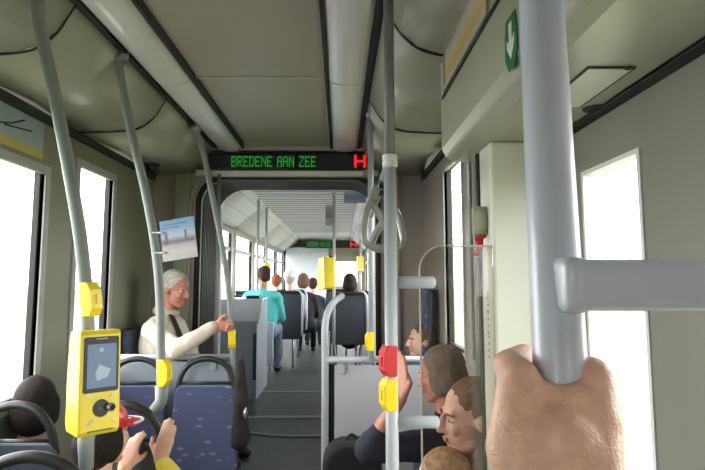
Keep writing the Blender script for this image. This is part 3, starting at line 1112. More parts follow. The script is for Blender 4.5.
def make_seat():
    """origin on the floor under the backrest; faces +Y"""
    t = thing('tram_seat', '', 'seat')
    n = V((0, -math.cos(R(6)), -math.sin(R(6)) * 0))
    up = V((0, -.10, 1)).normalized()
    fw = V((0, 1, .10)).normalized()
    bm = NB(); prism(bm, seat_back_outline(.43, .37, .40, .925, .05), (0, 0, 0), (1, 0, 0), up, -fw, .022); sh = obj('back_shell', bm, M_SHELL, t, bevel=.008)
    bm = NB(); prism(bm, seat_back_outline(.415, .355, .42, .915, .045), (0, 0, 0), (1, 0, 0), up, fw, .03); obj('back_cushion', bm, M_FAB, t, bevel=.014, segs=3)
    # arched handle
    def q(a, b, c=-.005):
        return V((a, 0, 0)) + up * b + fw * c
    bm = NB(); tube(bm, spline([q(-.172, .80), q(-.168, .90), q(-.145, .985), (q(-.09, 1.045)), q(0, 1.068), q(.09, 1.045), q(.145, .985), q(.168, .90), q(.172, .80)], 6), .0155, 12, ratio=1.1); obj('handle', bm, M_BPLAST, t, smooth=True)
    bm = NB(); tube(bm, [q(-.165, .925), q(.165, .925)], .010, 10); obj('top_trim', bm, M_BPLAST, t, smooth=True)
    bm = NB(); prism(bm, rrect(.43, .42, .06), (0, .22, .385), (1, 0, 0), (0, 1, 0), (0, 0, 1), .03); obj('seat_shell', bm, M_SHELL, t, bevel=.008)
    bm = NB(); prism(bm, rrect(.41, .40, .06), (0, .225, .415), (1, 0, 0), (0, 1, 0), (0, 0, 1), .035); obj('seat_cushion', bm, M_FAB, t, bevel=.014, segs=3)
    bm = NB(); box(bm, -.05, .05, .12, .30, 0, .384); obj('pedestal', bm, M_POLE, t, bevel=.012)
    return t


proto = make_seat()
SEATS = [
    (-.805, 3.12, 0, 180, 'blue patterned seat with black arched handle next to the gangway aisle'),
    (-1.225, 3.12, 0, 180, 'blue patterned seat half hidden behind the bent pole with the poster'),
    (-.838, 2.19, 0, 0, 'dark-backed seat whose handle the child in the red cap holds'),
    (-1.252, 2.19, 0, 0, 'dark-backed window seat in front of the ticket machine, with the black-haired passenger'),
    (-.85, 1.60, 0, 0, 'seat with only its handle showing below the yellow ticket machine'),
]
for i, (x, y, z, rz, lab) in enumerate(SEATS):
    o = proto if i == 0 else copy_tree(proto)
    o.location = (x, y, z)
    o.rotation_euler = (0, 0, R(rz))
    if y == 2.19:
        o.scale = (.89, 1, 1)
    tag(o, lab, 'seat', 'blue seats by the windows')
# the sideways seat behind the man
o = copy_tree(proto)
o.location = (-1.33, 3.62, .29); o.rotation_euler = (0, 0, R(-90))
tag(o, 'blue seat against the side wall under the man in the cream jacket', 'seat', 'blue seats by the windows')
for ch in list(o.children):
    if ch.name.startswith(('handle', 'top_trim')):
        bpy.data.objects.remove(ch)
# seats of the seated passengers on the right, hidden low behind the screen
for x, y, rz, lab in ((.40, 2.02, 90, 'blue seat under the woman with pinned-up hair'), (.40, 2.52, 90, 'blue seat under the dark-haired passenger raising a hand')):
    o = copy_tree(proto)
    o.location = (x + .135, y, 0); o.rotation_euler = (0, 0, R(rz))
    tag(o, lab, 'seat', 'blue seats by the windows')
    for ch in list(o.children):
        if ch.name.startswith(('handle', 'top_trim')):
            bpy.data.objects.remove(ch)
o = copy_tree(proto)
o.location = (.50, 3.56, .30); o.rotation_euler = (0, 0, R(90)); o.scale = (.85, 1, 1.28)
for ch in list(o.children):
    if ch.name.startswith(('handle', 'top_trim')):
        bpy.data.objects.remove(ch)
tag(o, 'tall grey-blue seat back behind the boy by the window', 'seat', 'blue seats by the windows')


def far_seat(x, y, label, frame=True):
    z = ZH
    t = thing('tram_seat', label, 'seat', (x, y, z), 'dark seats in the next car')
    bm = NB(); prism(bm, rrect(.44, .62, .05, 4), (x, y, z + .69), (1, 0, 0), (0, 0, 1), (0, 1, 0), .05); obj('backrest', bm, M_DARKSEAT, t, bevel=.01)
    bm = NB(); box(bm, x - .20, x + .20, y + .05, y + .45, z + .40, z + .46); obj('seat_cushion', bm, M_DARKSEAT, t, bevel=.015)
    bm = NB(); box(bm, x - .215, x + .215, y - .02, y + .06, z + .985, z + 1.03); obj('head_bar', bm, M_BPLAST, t, bevel=.02)
    if frame:
        bm = NB(); tube(bm, spline([(x + .13, y + .02, z + 1.03), (x + .20, y - .01, z + 1.02), (x + .238, y - .02, z + .93), (x + .24, y - .02, z + .7), (x + .235, y, z + .42)], 5), .014, 10); obj('side_rail', bm, M_POLE, t, smooth=True)
    for lx in (.10, -.15):
        bm = NB(); tube(bm, [(x + lx, y + .12, z + .41), (x + lx, y + .12, z)], .014, 8); obj('leg', bm, M_STEEL, t, smooth=True)
    return t


far_seat(at(285, 300, 7.1).x, 7.1, 'dark seat back with silver side rail behind the teal-shirted passenger')
far_seat(at(348, 300, 6.5).x, 6.5, 'black seat back seen above the white partition rail')
far_seat(-1.2, 7.1, 'dark window seat beside the seat with silver side rail', False)
far_seat(at(285, 300, 7.1).x, 8.0, 'dark seat one row in front of the silver-railed seat')
far_seat(.42, 7.15, 'dark window seat beside the black seat above the rail', False)
far_seat(.0, 8.2, 'dark seat one row in front of the black-haired passenger', False)

# ------------------------------------------------------------------ ticket machine on the pole
def validator(c, yaw, s, label, detailed=True):
    """c = middle of the body, front faces -Y turned by yaw"""
    Rm = Euler((R(-4), 0, R(yaw))).to_matrix()
    c = V(c)
    t = thing('ticket_machine', label, 'ticket machine', c - V((0, 0, .14 * s)))
    def P(x, y, z):
        return c + Rm @ (V((x, y, z)) * s)
    W, D, H = .108, .138, .282
    # body: side profile tapering to the top, extruded across
    bm = NB()
    pro = [(-D / 2, -H / 2 + .012), (-D / 2 + .01, -H / 2), (D / 2 - .012, -H / 2), (D / 2, -H / 2 + .02), (D / 2 - .004, 0), (D / 2 - .022, H / 2 - .02), (D / 2 - .036, H / 2), (-D / 2 + .008, H / 2), (-D / 2, H / 2 - .008)]
    o0 = P(-W / 2, 0, 0)
    prism(bm, [(a * s, b * s) for a, b in pro], o0, Rm @ V((0, 1, 0)), Rm @ V((0, 0, 1)), Rm @ V((1, 0, 0)), W * s)
    body = obj('body', bm, M_YEL, t, bevel=.010 * s, segs=3)
    if not detailed:
        bm = NB(); obox(bm, P(W / 2 + .006, -.01, -.06), (.03 * s, .06 * s, .06 * s), Rm); obj('card_reader', bm, M_BPLAST, t, bevel=.004)
        return t
    f = -D / 2
    bm = NB(); prism(bm, [(a * s, b * s) for a, b in rrect(.092, .150, .006)], P(.002, f + .0005, .048), Rm @ V((1, 0, 0)), Rm @ V((0, 0, 1)), Rm @ V((0, -1, 0)), .003 * s); scr = obj('screen_bezel', bm, M_BPLAST, t, bevel=.001)
    bm = NB(); prism(bm, [(a * s, b * s) for a, b in rrect(.076, .118, .003)], P(.003, f - .0026, .044), Rm @ V((1, 0, 0)), Rm @ V((0, 0, 1)), Rm @ V((0, -1, 0)), .001 * s); obj('screen', bm, M_LCD, scr)
    # picture on the screen: a card shape and a dot
    bm = NB(); obox(bm, P(.006, f - .0040, .028), (.034 * s, .0008, .026 * s), Rm @ Euler((0, R(25), 0)).to_matrix()); obox(bm, P(.002, f - .0040, .016), (.028 * s, .0008, .016 * s), Rm @ Euler((0, R(-20), 0)).to_matrix()); obj('screen_icon', bm, M_LCDW, scr); bm = NB(); obox(bm, P(.001, f - .0040, .087), (.010 * s, .0008, .010 * s), Rm); obj('screen_dot', bm, M_LCDW, scr)
    bm = NB(); obox(bm, P(.002, f - .003, .117), (.03 * s, .001, .002 * s), Rm); obj('speaker_slot', bm, M_PANELD, scr)
    bm = NB()
    prism(bm, [(.0215 * s * math.cos(R(15 * i)), .0235 * s * math.sin(R(15 * i))) for i in range(24)], P(.004, f + .001, -.070), Rm @ V((1, 0, 0)), Rm @ V((0, 0, 1)), Rm @ V((0, -1, 0)), .004 * s); rd = obj('card_reader', bm, M_BPLAST, t, bevel=.001)
    bm = NB(); obox(bm, P(.000, f - .004, -.070), (.013 * s, .001, .005 * s), Rm); obj('reader_arrow', bm, M_GREEN, rd)
    bm = NB()
    tube(bm, [P(.024, f + .002, -.070), P(.024, f - .014, -.068), P(.027, f - .022, -.068)], .009 * s, 14, r2=.0115 * s); kb = obj('key_knob', bm, M_STEEL, rd, smooth=True)
    bm = NB(); tube(bm, [P(.027, f - .018, -.068), P(.0275, f - .026, -.068)], .007 * s, 12); obj('knob_face', bm, M_BPLAST, rd, smooth=True)
    # four pale pointing marks around the reader
    for dx, dz, an in ((-.026, .034, 45), (.030, .034, -45), (-.024, -.034, -45), (.032, -.036, 45)):
        bm = NB(); obox(bm, P(.003 + dx * 1.05, f - .0008, -.070 + dz), (.020 * s, .002, .0065 * s), Rm @ Euler((0, R(an), 0)).to_matrix()); obj('pointer_mark', bm, mat('cream_print', (.78, .72, .42), .5), t)
    bm = NB(); obox(bm, P(.003, f - .0006, -.128), (.066 * s, .002, .003 * s), Rm); obj('lower_seam', bm, M_BPLAST, t)
    bm = NB(); obox(bm, P(-.01, D / 2 + .006, -.01), (.05 * s, .03 * s, .16 * s), Rm); obj('pole_clamp', bm, M_BPLAST, t, bevel=.004)
    return t


cV = at(93, 380, 1.50)
validator(cV, 40, .98, 'yellow ticket machine with lit screen and round black reader on bent pole')

# ------------------------------------------------------------------ far car: poles, machines, unit, posters
def far_pole(px, Y, ztop=2.55, zbot=ZH, label='', r=.017):
    x = at(px, 260, Y).x
    t = thing('grab_pole', label, 'pole', (x, Y, zbot), 'poles in the next car')
    bm = NB(); tube(bm, [(x, Y, zbot), (x, Y, ztop)], r, 12); obj('pole_tube', bm, M_POLE, t, smooth=True)
    bm = NB(); lathe(bm, (x, Y, ztop - .03), [(r * 1.2, 0), (r * 1.9, .03)], seg=12); obj('ceiling_socket', bm, M_STEEL, t, smooth=True)
    return t


far_pole(257.5, 6.5, label='slim pole in the next car standing behind the teal shirt')
pq = far_pole(266, 7.25, label='slim pole in the next car with the yellow pad')
p = at(268, 282, 7.22); p2 = at(268, 263, 7.22)
yellow_pad(pq, (at(266, 282, 7.25)), (at(266, 263, 7.25)), (.6, -.8, 0), .04, M_YEL, 'yellow pad on the far pole', .02)
far_pole(334, 6.1, label='slim pole in the next car beside the distant yellow ticket machine')
validator(at(326, 273.5, 6.02), 30, 1.28, 'distant yellow ticket machine on a pole in the next car', False)
far_pole(360.5, 9.0, label='thin pole near the distant windscreen with yellow machine')
validator(at(360, 264, 8.95), 10, .95, 'smallest yellow ticket machine near the windscreen', False)


def hung_poster(px0, px1, py0, py1, Y, m, name, label, tilt=0):
    a, b = at(px0, py0, Y), at(px1, py1, Y)
    bm = NB(); obox(bm, (a + b) / 2, (b.x - a.x, .004, a.z - b.z), Euler((0, R(tilt), 0)).to_matrix())
    return tag(obj(name, bm, m), label, 'poster')


m_p2 = ramp_mat('ceiling_poster', 2, [(0, (.5, .30, .36)), (.35, (.42, .36, .45)), (.5, (.20, .32, .55)), (.8, (.25, .42, .62)), (1, (.5, .55, .6))], .5, .15, 6)
hung_poster(344, 366, 192.5, 203, 6.0, m_p2, 'hanging_poster', 'blue and pink poster hanging under the far ribbed ceiling')
for px in (347, 363):
    q0 = at(px, 193, 6.0)
    bm = NB(); tube(bm, [q0, V((q0.x, q0.y, 2.556))], .004, 6); obj('cord', bm, M_STEEL, bpy.data.objects['hanging_poster'])
m_p3 = ramp_mat('notice_print', 2, [(0, (.55, .6, .68)), (.4, (.5, .5, .5)), (.45, (.3, .26, .2)), (.8, (.42, .36, .28)), (1, (.5, .5, .48))], .5, .1, 8)
hung_poster(325.5, 333, 205, 226, 6.08, m_p3, 'pole_notice', 'small notice board fixed high on the far pole')

# blue-grey equipment unit just beyond the gangway
u = thing('equipment_unit', 'blue-grey waist-high unit with glossy top beyond the gangway', 'cabinet', (-1.12, 5.5, ZH))
ux0, ux1 = XL + .01, at(257, 330, 5.25).x
uz = at(245, 300, 5.25).z
zfr = at(245, 321, 5.25).z
bm = NB(); prism(bm, [(5.25, ZH), (6.0, ZH), (6.0, uz - .025), (5.55, uz - .025), (5.25, zfr - .025)], (ux0, 0, 0), (0, 1, 0), (0, 0, 1), (1, 0, 0), ux1 - ux0); obj('body', bm, M_PANELD, u, bevel=.006)
bm = NB(); prism(bm, [(5.245, zfr - .024), (5.55, uz - .024), (6.0, uz - .024), (6.0, uz), (5.545, uz), (5.24, zfr)], (ux0, 0, 0), (0, 1, 0), (0, 0, 1), (1, 0, 0), ux1 - ux0 + .015); obj('top', bm, mat('glossy_top', (.55, .60, .66), .10, coat=1.0), u, bevel=.004)
bm = NB(); box(bm, ux1 - .035, ux1 - .002, 5.243, 5.251, ZH + .2, uz - .33); obj('dark_strip', bm, M_SHELL, u)
bm = NB(); box(bm, ux1 - .18, ux1 - .04, 5.62, 5.80, uz, uz + .03); obj('display_pad', bm, M_BPLAST, u, bevel=.005)
lp = thing('seat_end_panel', 'pale grey seat end panel with bolts beside the teal shirt', 'panel', (at(266, 340, 6.15).x, 6.15, ZH))
a, b = at(259, 322, 6.15), at(273, 366, 6.15)
bm = NB(); box(bm, a.x, b.x, 6.15, 6.18, b.z, a.z); obj('board', bm, M_LIGHTP, lp, bevel=.01)
for px, py in ((271, 328), (271, 358)):
    q = at(px, py, 6.145)
    bm = NB(); lathe(bm, q, [(.012, 0), (.010, .006)], axis='Y', seg=10); obj('bolt', bm, M_STEEL, lp)
bm = NB(); box(bm, a.x + .03, a.x + .05, 6.15, 6.19, ZH, b.z + .002); box(bm, b.x - .05, b.x - .03, 6.15, 6.19, ZH, b.z + .002); obj('foot', bm, M_STEEL, lp)

# small beach poster tied to the second bent pole, sticker above the first window
ptc = at(178.5, 239, YBB - .03)
m_beach = ramp_mat('beach_print', 2, [(0, (0.346, 0.324, 0.331)), (.25, (0.403, 0.382, 0.396)), (.40, (0.338, 0.288, 0.302)), (.50, (0.173, 0.122, 0.144)), (.58, (0.252, 0.216, 0.259)), (.64, (0.324, 0.374, 0.446)), (.80, (0.180, 0.302, 0.432)), (1.0, (0.115, 0.245, 0.418))], .45, .10, 7)
tb = thing('beach_poster', 'small beach picture poster with blue sky tied to the bent pole', 'poster', ptc - V((0, 0, .09)))
RmP = Euler((0, R(-8), R(-12))).to_matrix()
me_bm = NB(); obox(me_bm, (0, 0, 0), (.158, .003, .172)); sheet = obj('sheet', me_bm, m_beach, tb)
sheet.matrix_parent_inverse = Matrix.Identity(4)
sheet.location = V((0, 0, .09)); sheet.rotation_euler = RmP.to_euler()
for k, (dx, dz, w) in enumerate(((-.012, .066, .105), (-.03, .052, .075))):
    bm = NB(); obox(bm, ptc + RmP @ V((dx, -.0022, dz)), (w, .001, .006), RmP); obj('print_line', bm, mat('blue_print', (.05, .16, .34), .5), tb)
for dx, dz, w, h in ((-.055, .006, .012, .05), (.035, .012, .009, .045), (0, -.008, .14, .012)):
    bm = NB(); obox(bm, ptc + RmP @ V((dx, -.0022, dz)), (w, .001, h), RmP); obj('print_silhouette', bm, mat('dark_print', (.13, .11, .14), .5), tb)
for py in (233, 253):
    q = at(156 if py == 233 else 158, py, YBB)
    bm = NB(); tube(bm, [q + V((0, 0, -.003)), q + V((0, 0, .003))], .0205, 16); tube(bm, [q + V((.01, -.018, 0)), q + V((.045, -.026, 0))], .003, 6); obj('tie', bm, M_WHITE, tb, smooth=True)
sp0 = yz(4, 130, XL); sp1 = yz(45, 160, XL)
stk = thing('window_sticker', 'blue-grey and yellow sticker above the first side window', 'sticker', (XL, 2.25, 2.13))
bm = NB(); box(bm, XL, XL + .002, 1.72, 2.50, 2.125, 2.165); obj('yellow_band', bm, mat('yellow_print', (.55, .45, .12), .5), stk)
bm = NB(); box(bm, XL, XL + .002, 1.72, 2.50, 2.165, 2.30); obj('blue_field', bm, mat('blue_grey_print', (.34, .42, .44), .5), stk)
bm = NB(); tube(bm, [(XL + .003, 2.05, 2.18), (XL + .003, 2.25, 2.23), (XL + .003, 2.34, 2.27)], .004, 6); tube(bm, [(XL + .003, 2.2, 2.21), (XL + .003, 2.4, 2.235)], .004, 6); obj('line_drawing', bm, M_GROOVE, stk)

# ------------------------------------------------------------------ people
def nrm(v):
    return V(v).normalized()


def hand_prims(bm, w, fwd, side, nor, curl, s=1.0, thumb=1):
    """wrist w, fwd towards the knuckles, side towards the index finger, nor towards the palm; curl in degrees per joint"""
    fwd, side, nor = nrm(fwd), nrm(side), nrm(nor)
    for k in range(4):
        off = (1.5 - k) * .019 * s
        cap(bm, w + fwd * .012 * s + side * off * .6, w + fwd * .08 * s + side * off, .017 * s, .0125 * s, 10)
        p = w + fwd * (.082 - .004 * abs(k - 1)) * s + side * off
        L = (.040, .045, .042, .033)[k] * s
        a = 0
        r = .0095 * s
        for j in range(3):
            a += R(curl)
            d = fwd * math.cos(a) + nor * math.sin(a)
            q = p + d * L
            cap(bm, p, q, r, r * .9, 8)
            p, r, L = q, r * .9, L * .72
    p = w + fwd * .025 * s + side * .026 * s
    d = nrm(fwd * .6 + side * .7 + nor * .35)
    q = p + d * .045 * s
    cap(bm, w + fwd * .01 * s + side * .01 * s, p, .016 * s, .015 * s, 8)
    cap(bm, p, q, .0145 * s, .012 * s, 8)
    d2 = nrm(fwd * .55 + side * .15 + nor * .8)
    cap(bm, q, q + d2 * .036 * s, .012 * s, .009 * s, 8)


def elbow(sh, wr, l1, l2, pole):
    d = wr - sh
    L = min(d.length, (l1 + l2) * .995)
    dn = d.normalized()
    a = (l1 * l1 - l2 * l2 + L * L) / (2 * L)
    h = math.sqrt(max(0, l1 * l1 - a * a))
    pv = V(pole) - dn * V(pole).dot(dn)
    return sh + dn * a + pv.normalized() * h


def person(label, head, yaw, body_yaw=None, pitch=0, roll=0, s=1.0, skin=M_SKIN, hairm=H_DARK, style='short', top='navy_top', topcol=(.03, .035, .05), legcol=(.03, .035, .05),
           hands=(None, None), fine=.007, lean=0.0, collar=None, face=True, cat='person', floor=0.0, sleeve=.85, curl=28, build=1.0, group=None, legs=True):
    """head = centre of the head; yaw 0 looks along +Y, +90 towards +X"""
    if body_yaw is None:
        body_yaw = yaw
    hd = V(head)
    RH = Matrix.Rotation(R(-yaw), 3, 'Z') @ Matrix.Rotation(R(pitch), 3, 'X') @ Matrix.Rotation(R(roll), 3, 'Y')
    RB = Matrix.Rotation(R(-body_yaw), 3, 'Z')
    def h(x, y, z):
        return hd + RH @ (V((x, y, z)) * s)
    neck = hd + RH @ (V((0, -.03, -.125)) * s)
    base = hd + (RB @ V((0, -.045 - lean * .25, -.20))) * s
    def b(x, y, z):
        return base + RB @ (V((x, y, z)) * s)
    bm = NB()
    # head
    ell(bm, h(0, -.015, .030), V((.076, .096, .088)) * s, RH, 20)
    ell(bm, h(0, .026, -.035), V((.060, .066, .082)) * s, RH, 20)
    cap(bm, h(-.040, .02, -.075), h(-.012, .066, -.098), .024 * s, .020 * s)
    cap(bm, h(.040, .02, -.075), h(.012, .066, -.098), .024 * s, .020 * s)
    cap(bm, h(0, .090, .015), h(0, .108, -.028), .009 * s, .0135 * s)
    cap(bm, h(-.012, .094, -.032), h(.012, .094, -.032), .0095 * s, .0095 * s)
    cap(bm, h(-.036, .071, .025), h(.036, .071, .025), .012 * s, .012 * s)
    for sx in (-1, 1):
        ell(bm, h(sx * .036, .068, -.026), V((.020, .018, .020)) * s, RH, 12)
        ell(bm, h(sx * .076, -.012, -.006), V((.010, .021, .031)) * s, RH @ Matrix.Rotation(R(sx * 18), 3, 'Z'), 12)
    cap(bm, h(0, .082, -.062), h(0, .078, -.075), .015 * s, .013 * s)
    cap(bm, h(0, -.02, -.06), base + RB @ V((0, .01, .02)) * s, .050 * s, .056 * s)
    # trunk
    pel = b(0, lean * .1, -.50)
    cap(bm, b(-.11 * build, 0, -.09), b(.11 * build, 0, -.09), .07 * s, .07 * s)
    cap(bm, b(0, .0, -.10), pel, .115 * s * build, .12 * s * build)
    sh = [b(-.165 * build, 0, -.065), b(.165 * build, 0, -.065)]
    cb = NB()   # clothing of the upper body
    cap(cb, b(-.10 * build, .0, -.055), b(.10 * build, .0, -.055), .085 * s, .085 * s)
    cap(cb, b(0, .005, -.14), b(0, .01, -.48), .155 * s * build, .155 * s * build)
    cap(cb, b(-.07 * build, .015, -.15), b(-.06 * build, .01, -.45), .115 * s, .12 * s)
    cap(cb, b(.07 * build, .015, -.15), b(.06 * build, .01, -.45), .115 * s, .12 * s)
    cap(cb, base + RB @ V((0, .008, .0)) * s, b(0, .0, -.06), .068 * s, .10 * s)
    for i, sg in enumerate((-1, 1)):
        tgt = hands[i]
        if tgt is None:
            wr = b(sg * .12, .36, -.40)
            pole = RB @ V((sg * .6, -.3, -1))
            fd, sd, nr = RB @ V((-sg * .25, 1, -.2)), RB @ V((-sg, -.2, 0)), V((0, 0, -1))
        else:
            wr, fd, sd, nr = V(tgt[0]), V(tgt[1]), V(tgt[2]), V(tgt[3])
            pole = V(tgt[4]) if len(tgt) > 4 else V((0, 0, -1))
        el = elbow(sh[i], wr, .29 * s, .26 * s, pole)
        cap(bm, sh[i], el, .045 * s, .038 * s)
        cap(bm, el, wr, .038 * s, .026 * s)
        hand_prims(bm, wr, fd, sd, nr, curl, s)
        cap(cb, sh[i], el, .068 * s * build, .054 * s * build)
        ce_ = el + (wr - el) * sleeve
        cap(cb, el, ce_, .054 * s * build, .040 * s)
    lb = NB()
    feet = []
    if legs:
        for sg in (-1, 1):
            hp = pel + RB @ V((sg * .085, .02, 0)) * s
            kn = hp + RB @ V((sg * .03, .40, .03)) * s
            an = V((kn.x, kn.y, 0)) + RB @ V((0, -.03, 0)) + V((0, 0, floor + .09))
            if an.z > kn.z - .12:
                an.z = kn.z - .25 * s
            cap(bm, hp, kn, .07 * s, .05 * s)
            cap(bm, kn, an, .048 * s, .032 * s)
            cap(lb, hp, kn, .085 * s, .064 * s)
            cap(lb, kn, an, .062 * s, .048 * s)
            feet.append((an, RB))
        cap(lb, pel + RB @ V((-.08, -.01, .03)) * s, pel + RB @ V((.08, -.01, .03)) * s, .12 * s, .12 * s)
    body = remesh(obj('person', bm, skin, smooth=True), fine, 3)
    tag(body, label, cat, group)
    m_top = cloth(top, topcol)
    remesh(obj('jacket', cb, m_top, body, smooth=True), max(fine * 1.4, .010), 5, disp=.014)
    if legs:
        remesh(obj('trousers', lb, cloth('trousers_%.2f_%.2f' % (legcol[0], legcol[2]), legcol), body, smooth=True), max(fine * 1.6, .012), 4, disp=.012)
        for an, rb in feet:
            sb = NB(); cap(sb, an + rb @ V((0, -.02, -.05)), an + rb @ V((0, .15, -.06)), .038, .032)
            obj('shoe', sb, M_BPLAST, body, smooth=True)
    else:
        lb.free()
    # hair
    hb = NB()
    if style != 'cap_only':
        ell(hb, h(0, -.030, .046), V((.084, .098, .084)) * s, RH, 20)
        ell(hb, h(0, -.070, .0), V((.072, .052, .075)) * s, RH, 16)
        for sx in (-1, 1):
            ell(hb, h(sx * .066, -.025, .025), V((.018, .045, .040)) * s, RH, 12)
    if style == 'thin':
        hb.free(); hb = NB()
        ell(hb, h(0, -.034, .040), V((.081, .092, .080)) * s, RH, 20)
        ell(hb, h(0, -.075, -.012), V((.068, .045, .070)) * s, RH, 16)
        for sx in (-1, 1):
            ell(hb, h(sx * .066, -.012, .012), V((.014, .030, .040)) * s, RH, 12)
    if style == 'long':
        ell(hb, h(0, -.065, -.09), V((.092, .058, .15)) * s, RH, 16)
        for sx in (-1, 1):
            ell(hb, h(sx * .078, -.02, -.06), V((.026, .050, .13)) * s, RH, 12)
    if style == 'bob':
        ell(hb, h(0, -.05, -.03), V((.095, .075, .10)) * s, RH, 16)
        for sx in (-1, 1):
            ell(hb, h(sx * .076, -.015, -.02), V((.022, .050, .075)) * s, RH, 12)
    if style == 'bun':
        ell(hb, h(0, -.105, .045), V((.040, .036, .040)) * s, RH, 14)
        cap(hb, h(0, -.085, .095), h(0, -.12, .075), .022 * s, .026 * s)
        for k in range(9):
            a = random.uniform(-1, 1)
            cap(hb, h(a * .05, -.09, .08 + .03 * random.random()), h(a * .075, -.125 + .02 * random.random(), .05 + .07 * random.random()), .012 * s, .006 * s, 6)
    if style == 'bun':
        kb_ = NB(); cap(kb_, h(-.03, -.098, .088), h(.03, -.098, .088), .012 * s, .012 * s); obj('hair_clip', kb_, M_BPLAST, body, smooth=True)
    remesh(obj('hair', hb, hairm, body, smooth=True), max(.006, fine), 2, disp=.010 if style != 'thin' else .005)
    if face:
        for sx in (-1, 1):
            eb = NB(); ell(eb, h(sx * .031, .0725, .003), V((.0125, .0115, .0062)) * s, RH, 12); e = obj('eye', eb, M_EYEW, body, smooth=True)
            ib = NB(); ell(ib, h(sx * .031, .0800, .003), V((.0058, .0052, .0058)) * s, RH, 10); obj('iris', ib, M_IRIS, e, smooth=True)
            bb = NB(); tube(bb, spline([h(sx * .014, .089, .020), h(sx * .032, .087, .026), h(sx * .048, .072, .021)], 4), .0035 * s, 6); obj('eyebrow', bb, hairm, body, smooth=True)
        lbm = NB(); ell(lbm, h(0, .0935, -.058), V((.020, .006, .0045)) * s, RH, 12); ell(lbm, h(0, .0925, -.066), V((.017, .006, .005)) * s, RH, 12); obj('lips', lbm, M_LIP, body, smooth=True)
    if collar:
        kb = NB()
        c0 = base + RB @ V((0, .006, .045)) * s
        tube(kb, [c0 + RB @ V((.070 * math.cos(R(30 * i)), .072 * math.sin(R(30 * i)), .015 * math.sin(R(30 * i)) * -1)) * s for i in range(12)], .017 * s, 8, closed=True, ratio=1.7)
        obj('collar', kb, cloth(*collar), body, smooth=True)
    return body, h, b, RH, RB


# the man in the cream jacket, seated sideways, hand on the third pole
hp_ = at(231, 326, YCC)
wrist = hp_ + V((-.105, .02, .0))
man, h, b, RH, RB = person('grey-haired man in a cream jacket reaching out to hold the bent pole', at(176, 289, 3.58), 112, 96, pitch=-14, skin=M_SKINR, hairm=H_GREY, style='short',
       top='cream_jacket', topcol=(.72, .64, .53), legcol=(.10, .10, .12), hands=(None, (wrist, V((1, -.08, .02)), V((0, .1, 1)), V((.1, -1, 0)), V((-.3, -.8, -1)))), fine=.006, lean=.1,
       collar=('cream_collar', (.58, .50, .39)), floor=ZH, sleeve=.93, curl=48, build=1.08)
sb = NB(); tube(sb, spline([b(.05, .06, .035), b(.085, .125, -.06), b(.10, .165, -.15), b(.09, .19, -.28), b(.07, .195, -.40)], 6), .022, 8, ratio=.35); obj('bag_strap', sb, M_BLACK, man, smooth=True)

# black-haired passenger by the first window
person('black-haired passenger seen from behind at the first side window', at(36, 404, 2.42), -20, 0, s=1.0, build=.8, skin=M_SKIND, hairm=H_BLACK, style='bob', top='brown_top', topcol=(.16, .08, .06), face=False, fine=.009)

# child in a red cap
hc = at(105, 435, 1.92)
ch, h, b, RH, RB = person('child in a red cap holding the handle of the seat in front', hc, 30, 12, pitch=-5, s=.86, skin=M_SKIN, hairm=H_BLACK, style='bob', top='child_top', topcol=(.75, .62, .08), fine=.006,
       hands=((at(124, 470, 2.01), V((.1, .5, .8)), V((1, -.1, 0)), V((0, 1, -.2)), V((-.4, -.5, -1))), (at(160, 460, 2.01), V((.18, .22, .95)), V((-1, 0, .2)), V((-.2, 1, 0)), V((.5, -.4, -1)))), sleeve=.9, curl=22)
kb = NB(); ell(kb, h(0, -.022, .062), V((.092, .106, .078)) * .86, RH, 20)
cp = obj('cap_crown', kb, M_RED, ch, smooth=True)
kb = NB()
pts = []
K = 12
A, B_ = [], []
for i in range(K + 1):
    a = R(-75 + 150 * i / K)
    A.append(kb.verts.new(h(.085 * math.sin(a), -.02 + .105 * math.cos(a), .062)))
    B_.append(kb.verts.new(h(.092 * math.sin(a), -.01 + .175 * math.cos(a) ** .8 if math.cos(a) > 0 else 0, .050 - .012 * math.sin(a) ** 2)))
for i in range(K):
    kb.faces.new((A[i], A[i + 1], B_[i + 1], B_[i]))
bo = obj('cap_peak', kb, M_RED, cp, smooth=True); so = bo.modifiers.new('t', 'SOLIDIFY'); so.thickness = .006
kb = NB(); tube(kb, [v.co if False else V(p) for p in [h(.092 * math.sin(R(-70 + 140 * i / 14)), -.01 + .176 * max(.0, math.cos(R(-70 + 140 * i / 14))) ** .8, .048) for i in range(15)]], .005, 6); obj('cap_trim', kb, M_WHITE, cp, smooth=True)

# teal shirt and the passengers farther off
person('passenger in a teal shirt sitting with the back turned in the next car', at(263.5, 276, 6.55), -25, 5, skin=M_SKIND, hairm=H_DARK, style='short', top='teal_shirt', topcol=(.07, .45, .45), legcol=(.16, .22, .34), face=False, fine=.012, floor=ZH, sleeve=.1, build=1.1)
person('auburn-haired passenger just right of the yellow pad', at(276.5, 282, 8.3), 0, skin=M_SKIN, hairm=H_AUBURN, style='short', top='pale_top', topcol=(.6, .58, .6), face=False, fine=.013, floor=ZH, group='passengers far off in the next car', legs=False)
p9, h, b, RH, RB = person('passenger in a white cap beside the dark-coated one in the next car', at(290, 279, 7.75), 0, skin=M_SKIN, hairm=H_GREY, style='short', top='grey_lilac_top', topcol=(.34, .33, .40), face=False, fine=.013, floor=ZH, group='passengers far off in the next car', legs=False)
kb = NB(); ell(kb, h(0, -.02, .06), (.094, .112, .085), RH, 16); obj('cap_crown', kb, M_WHITE, p9, smooth=True)
person('brown-haired passenger in a black coat at the aisle of the next car', at(303.5, 281, 8.4), 5, skin=M_SKIN, hairm=H_BROWN, style='bob', top='black_coat', topcol=(.015, .016, .022), legcol=(.012, .013, .02), face=False, fine=.012, floor=ZH, group='passengers far off in the next car')
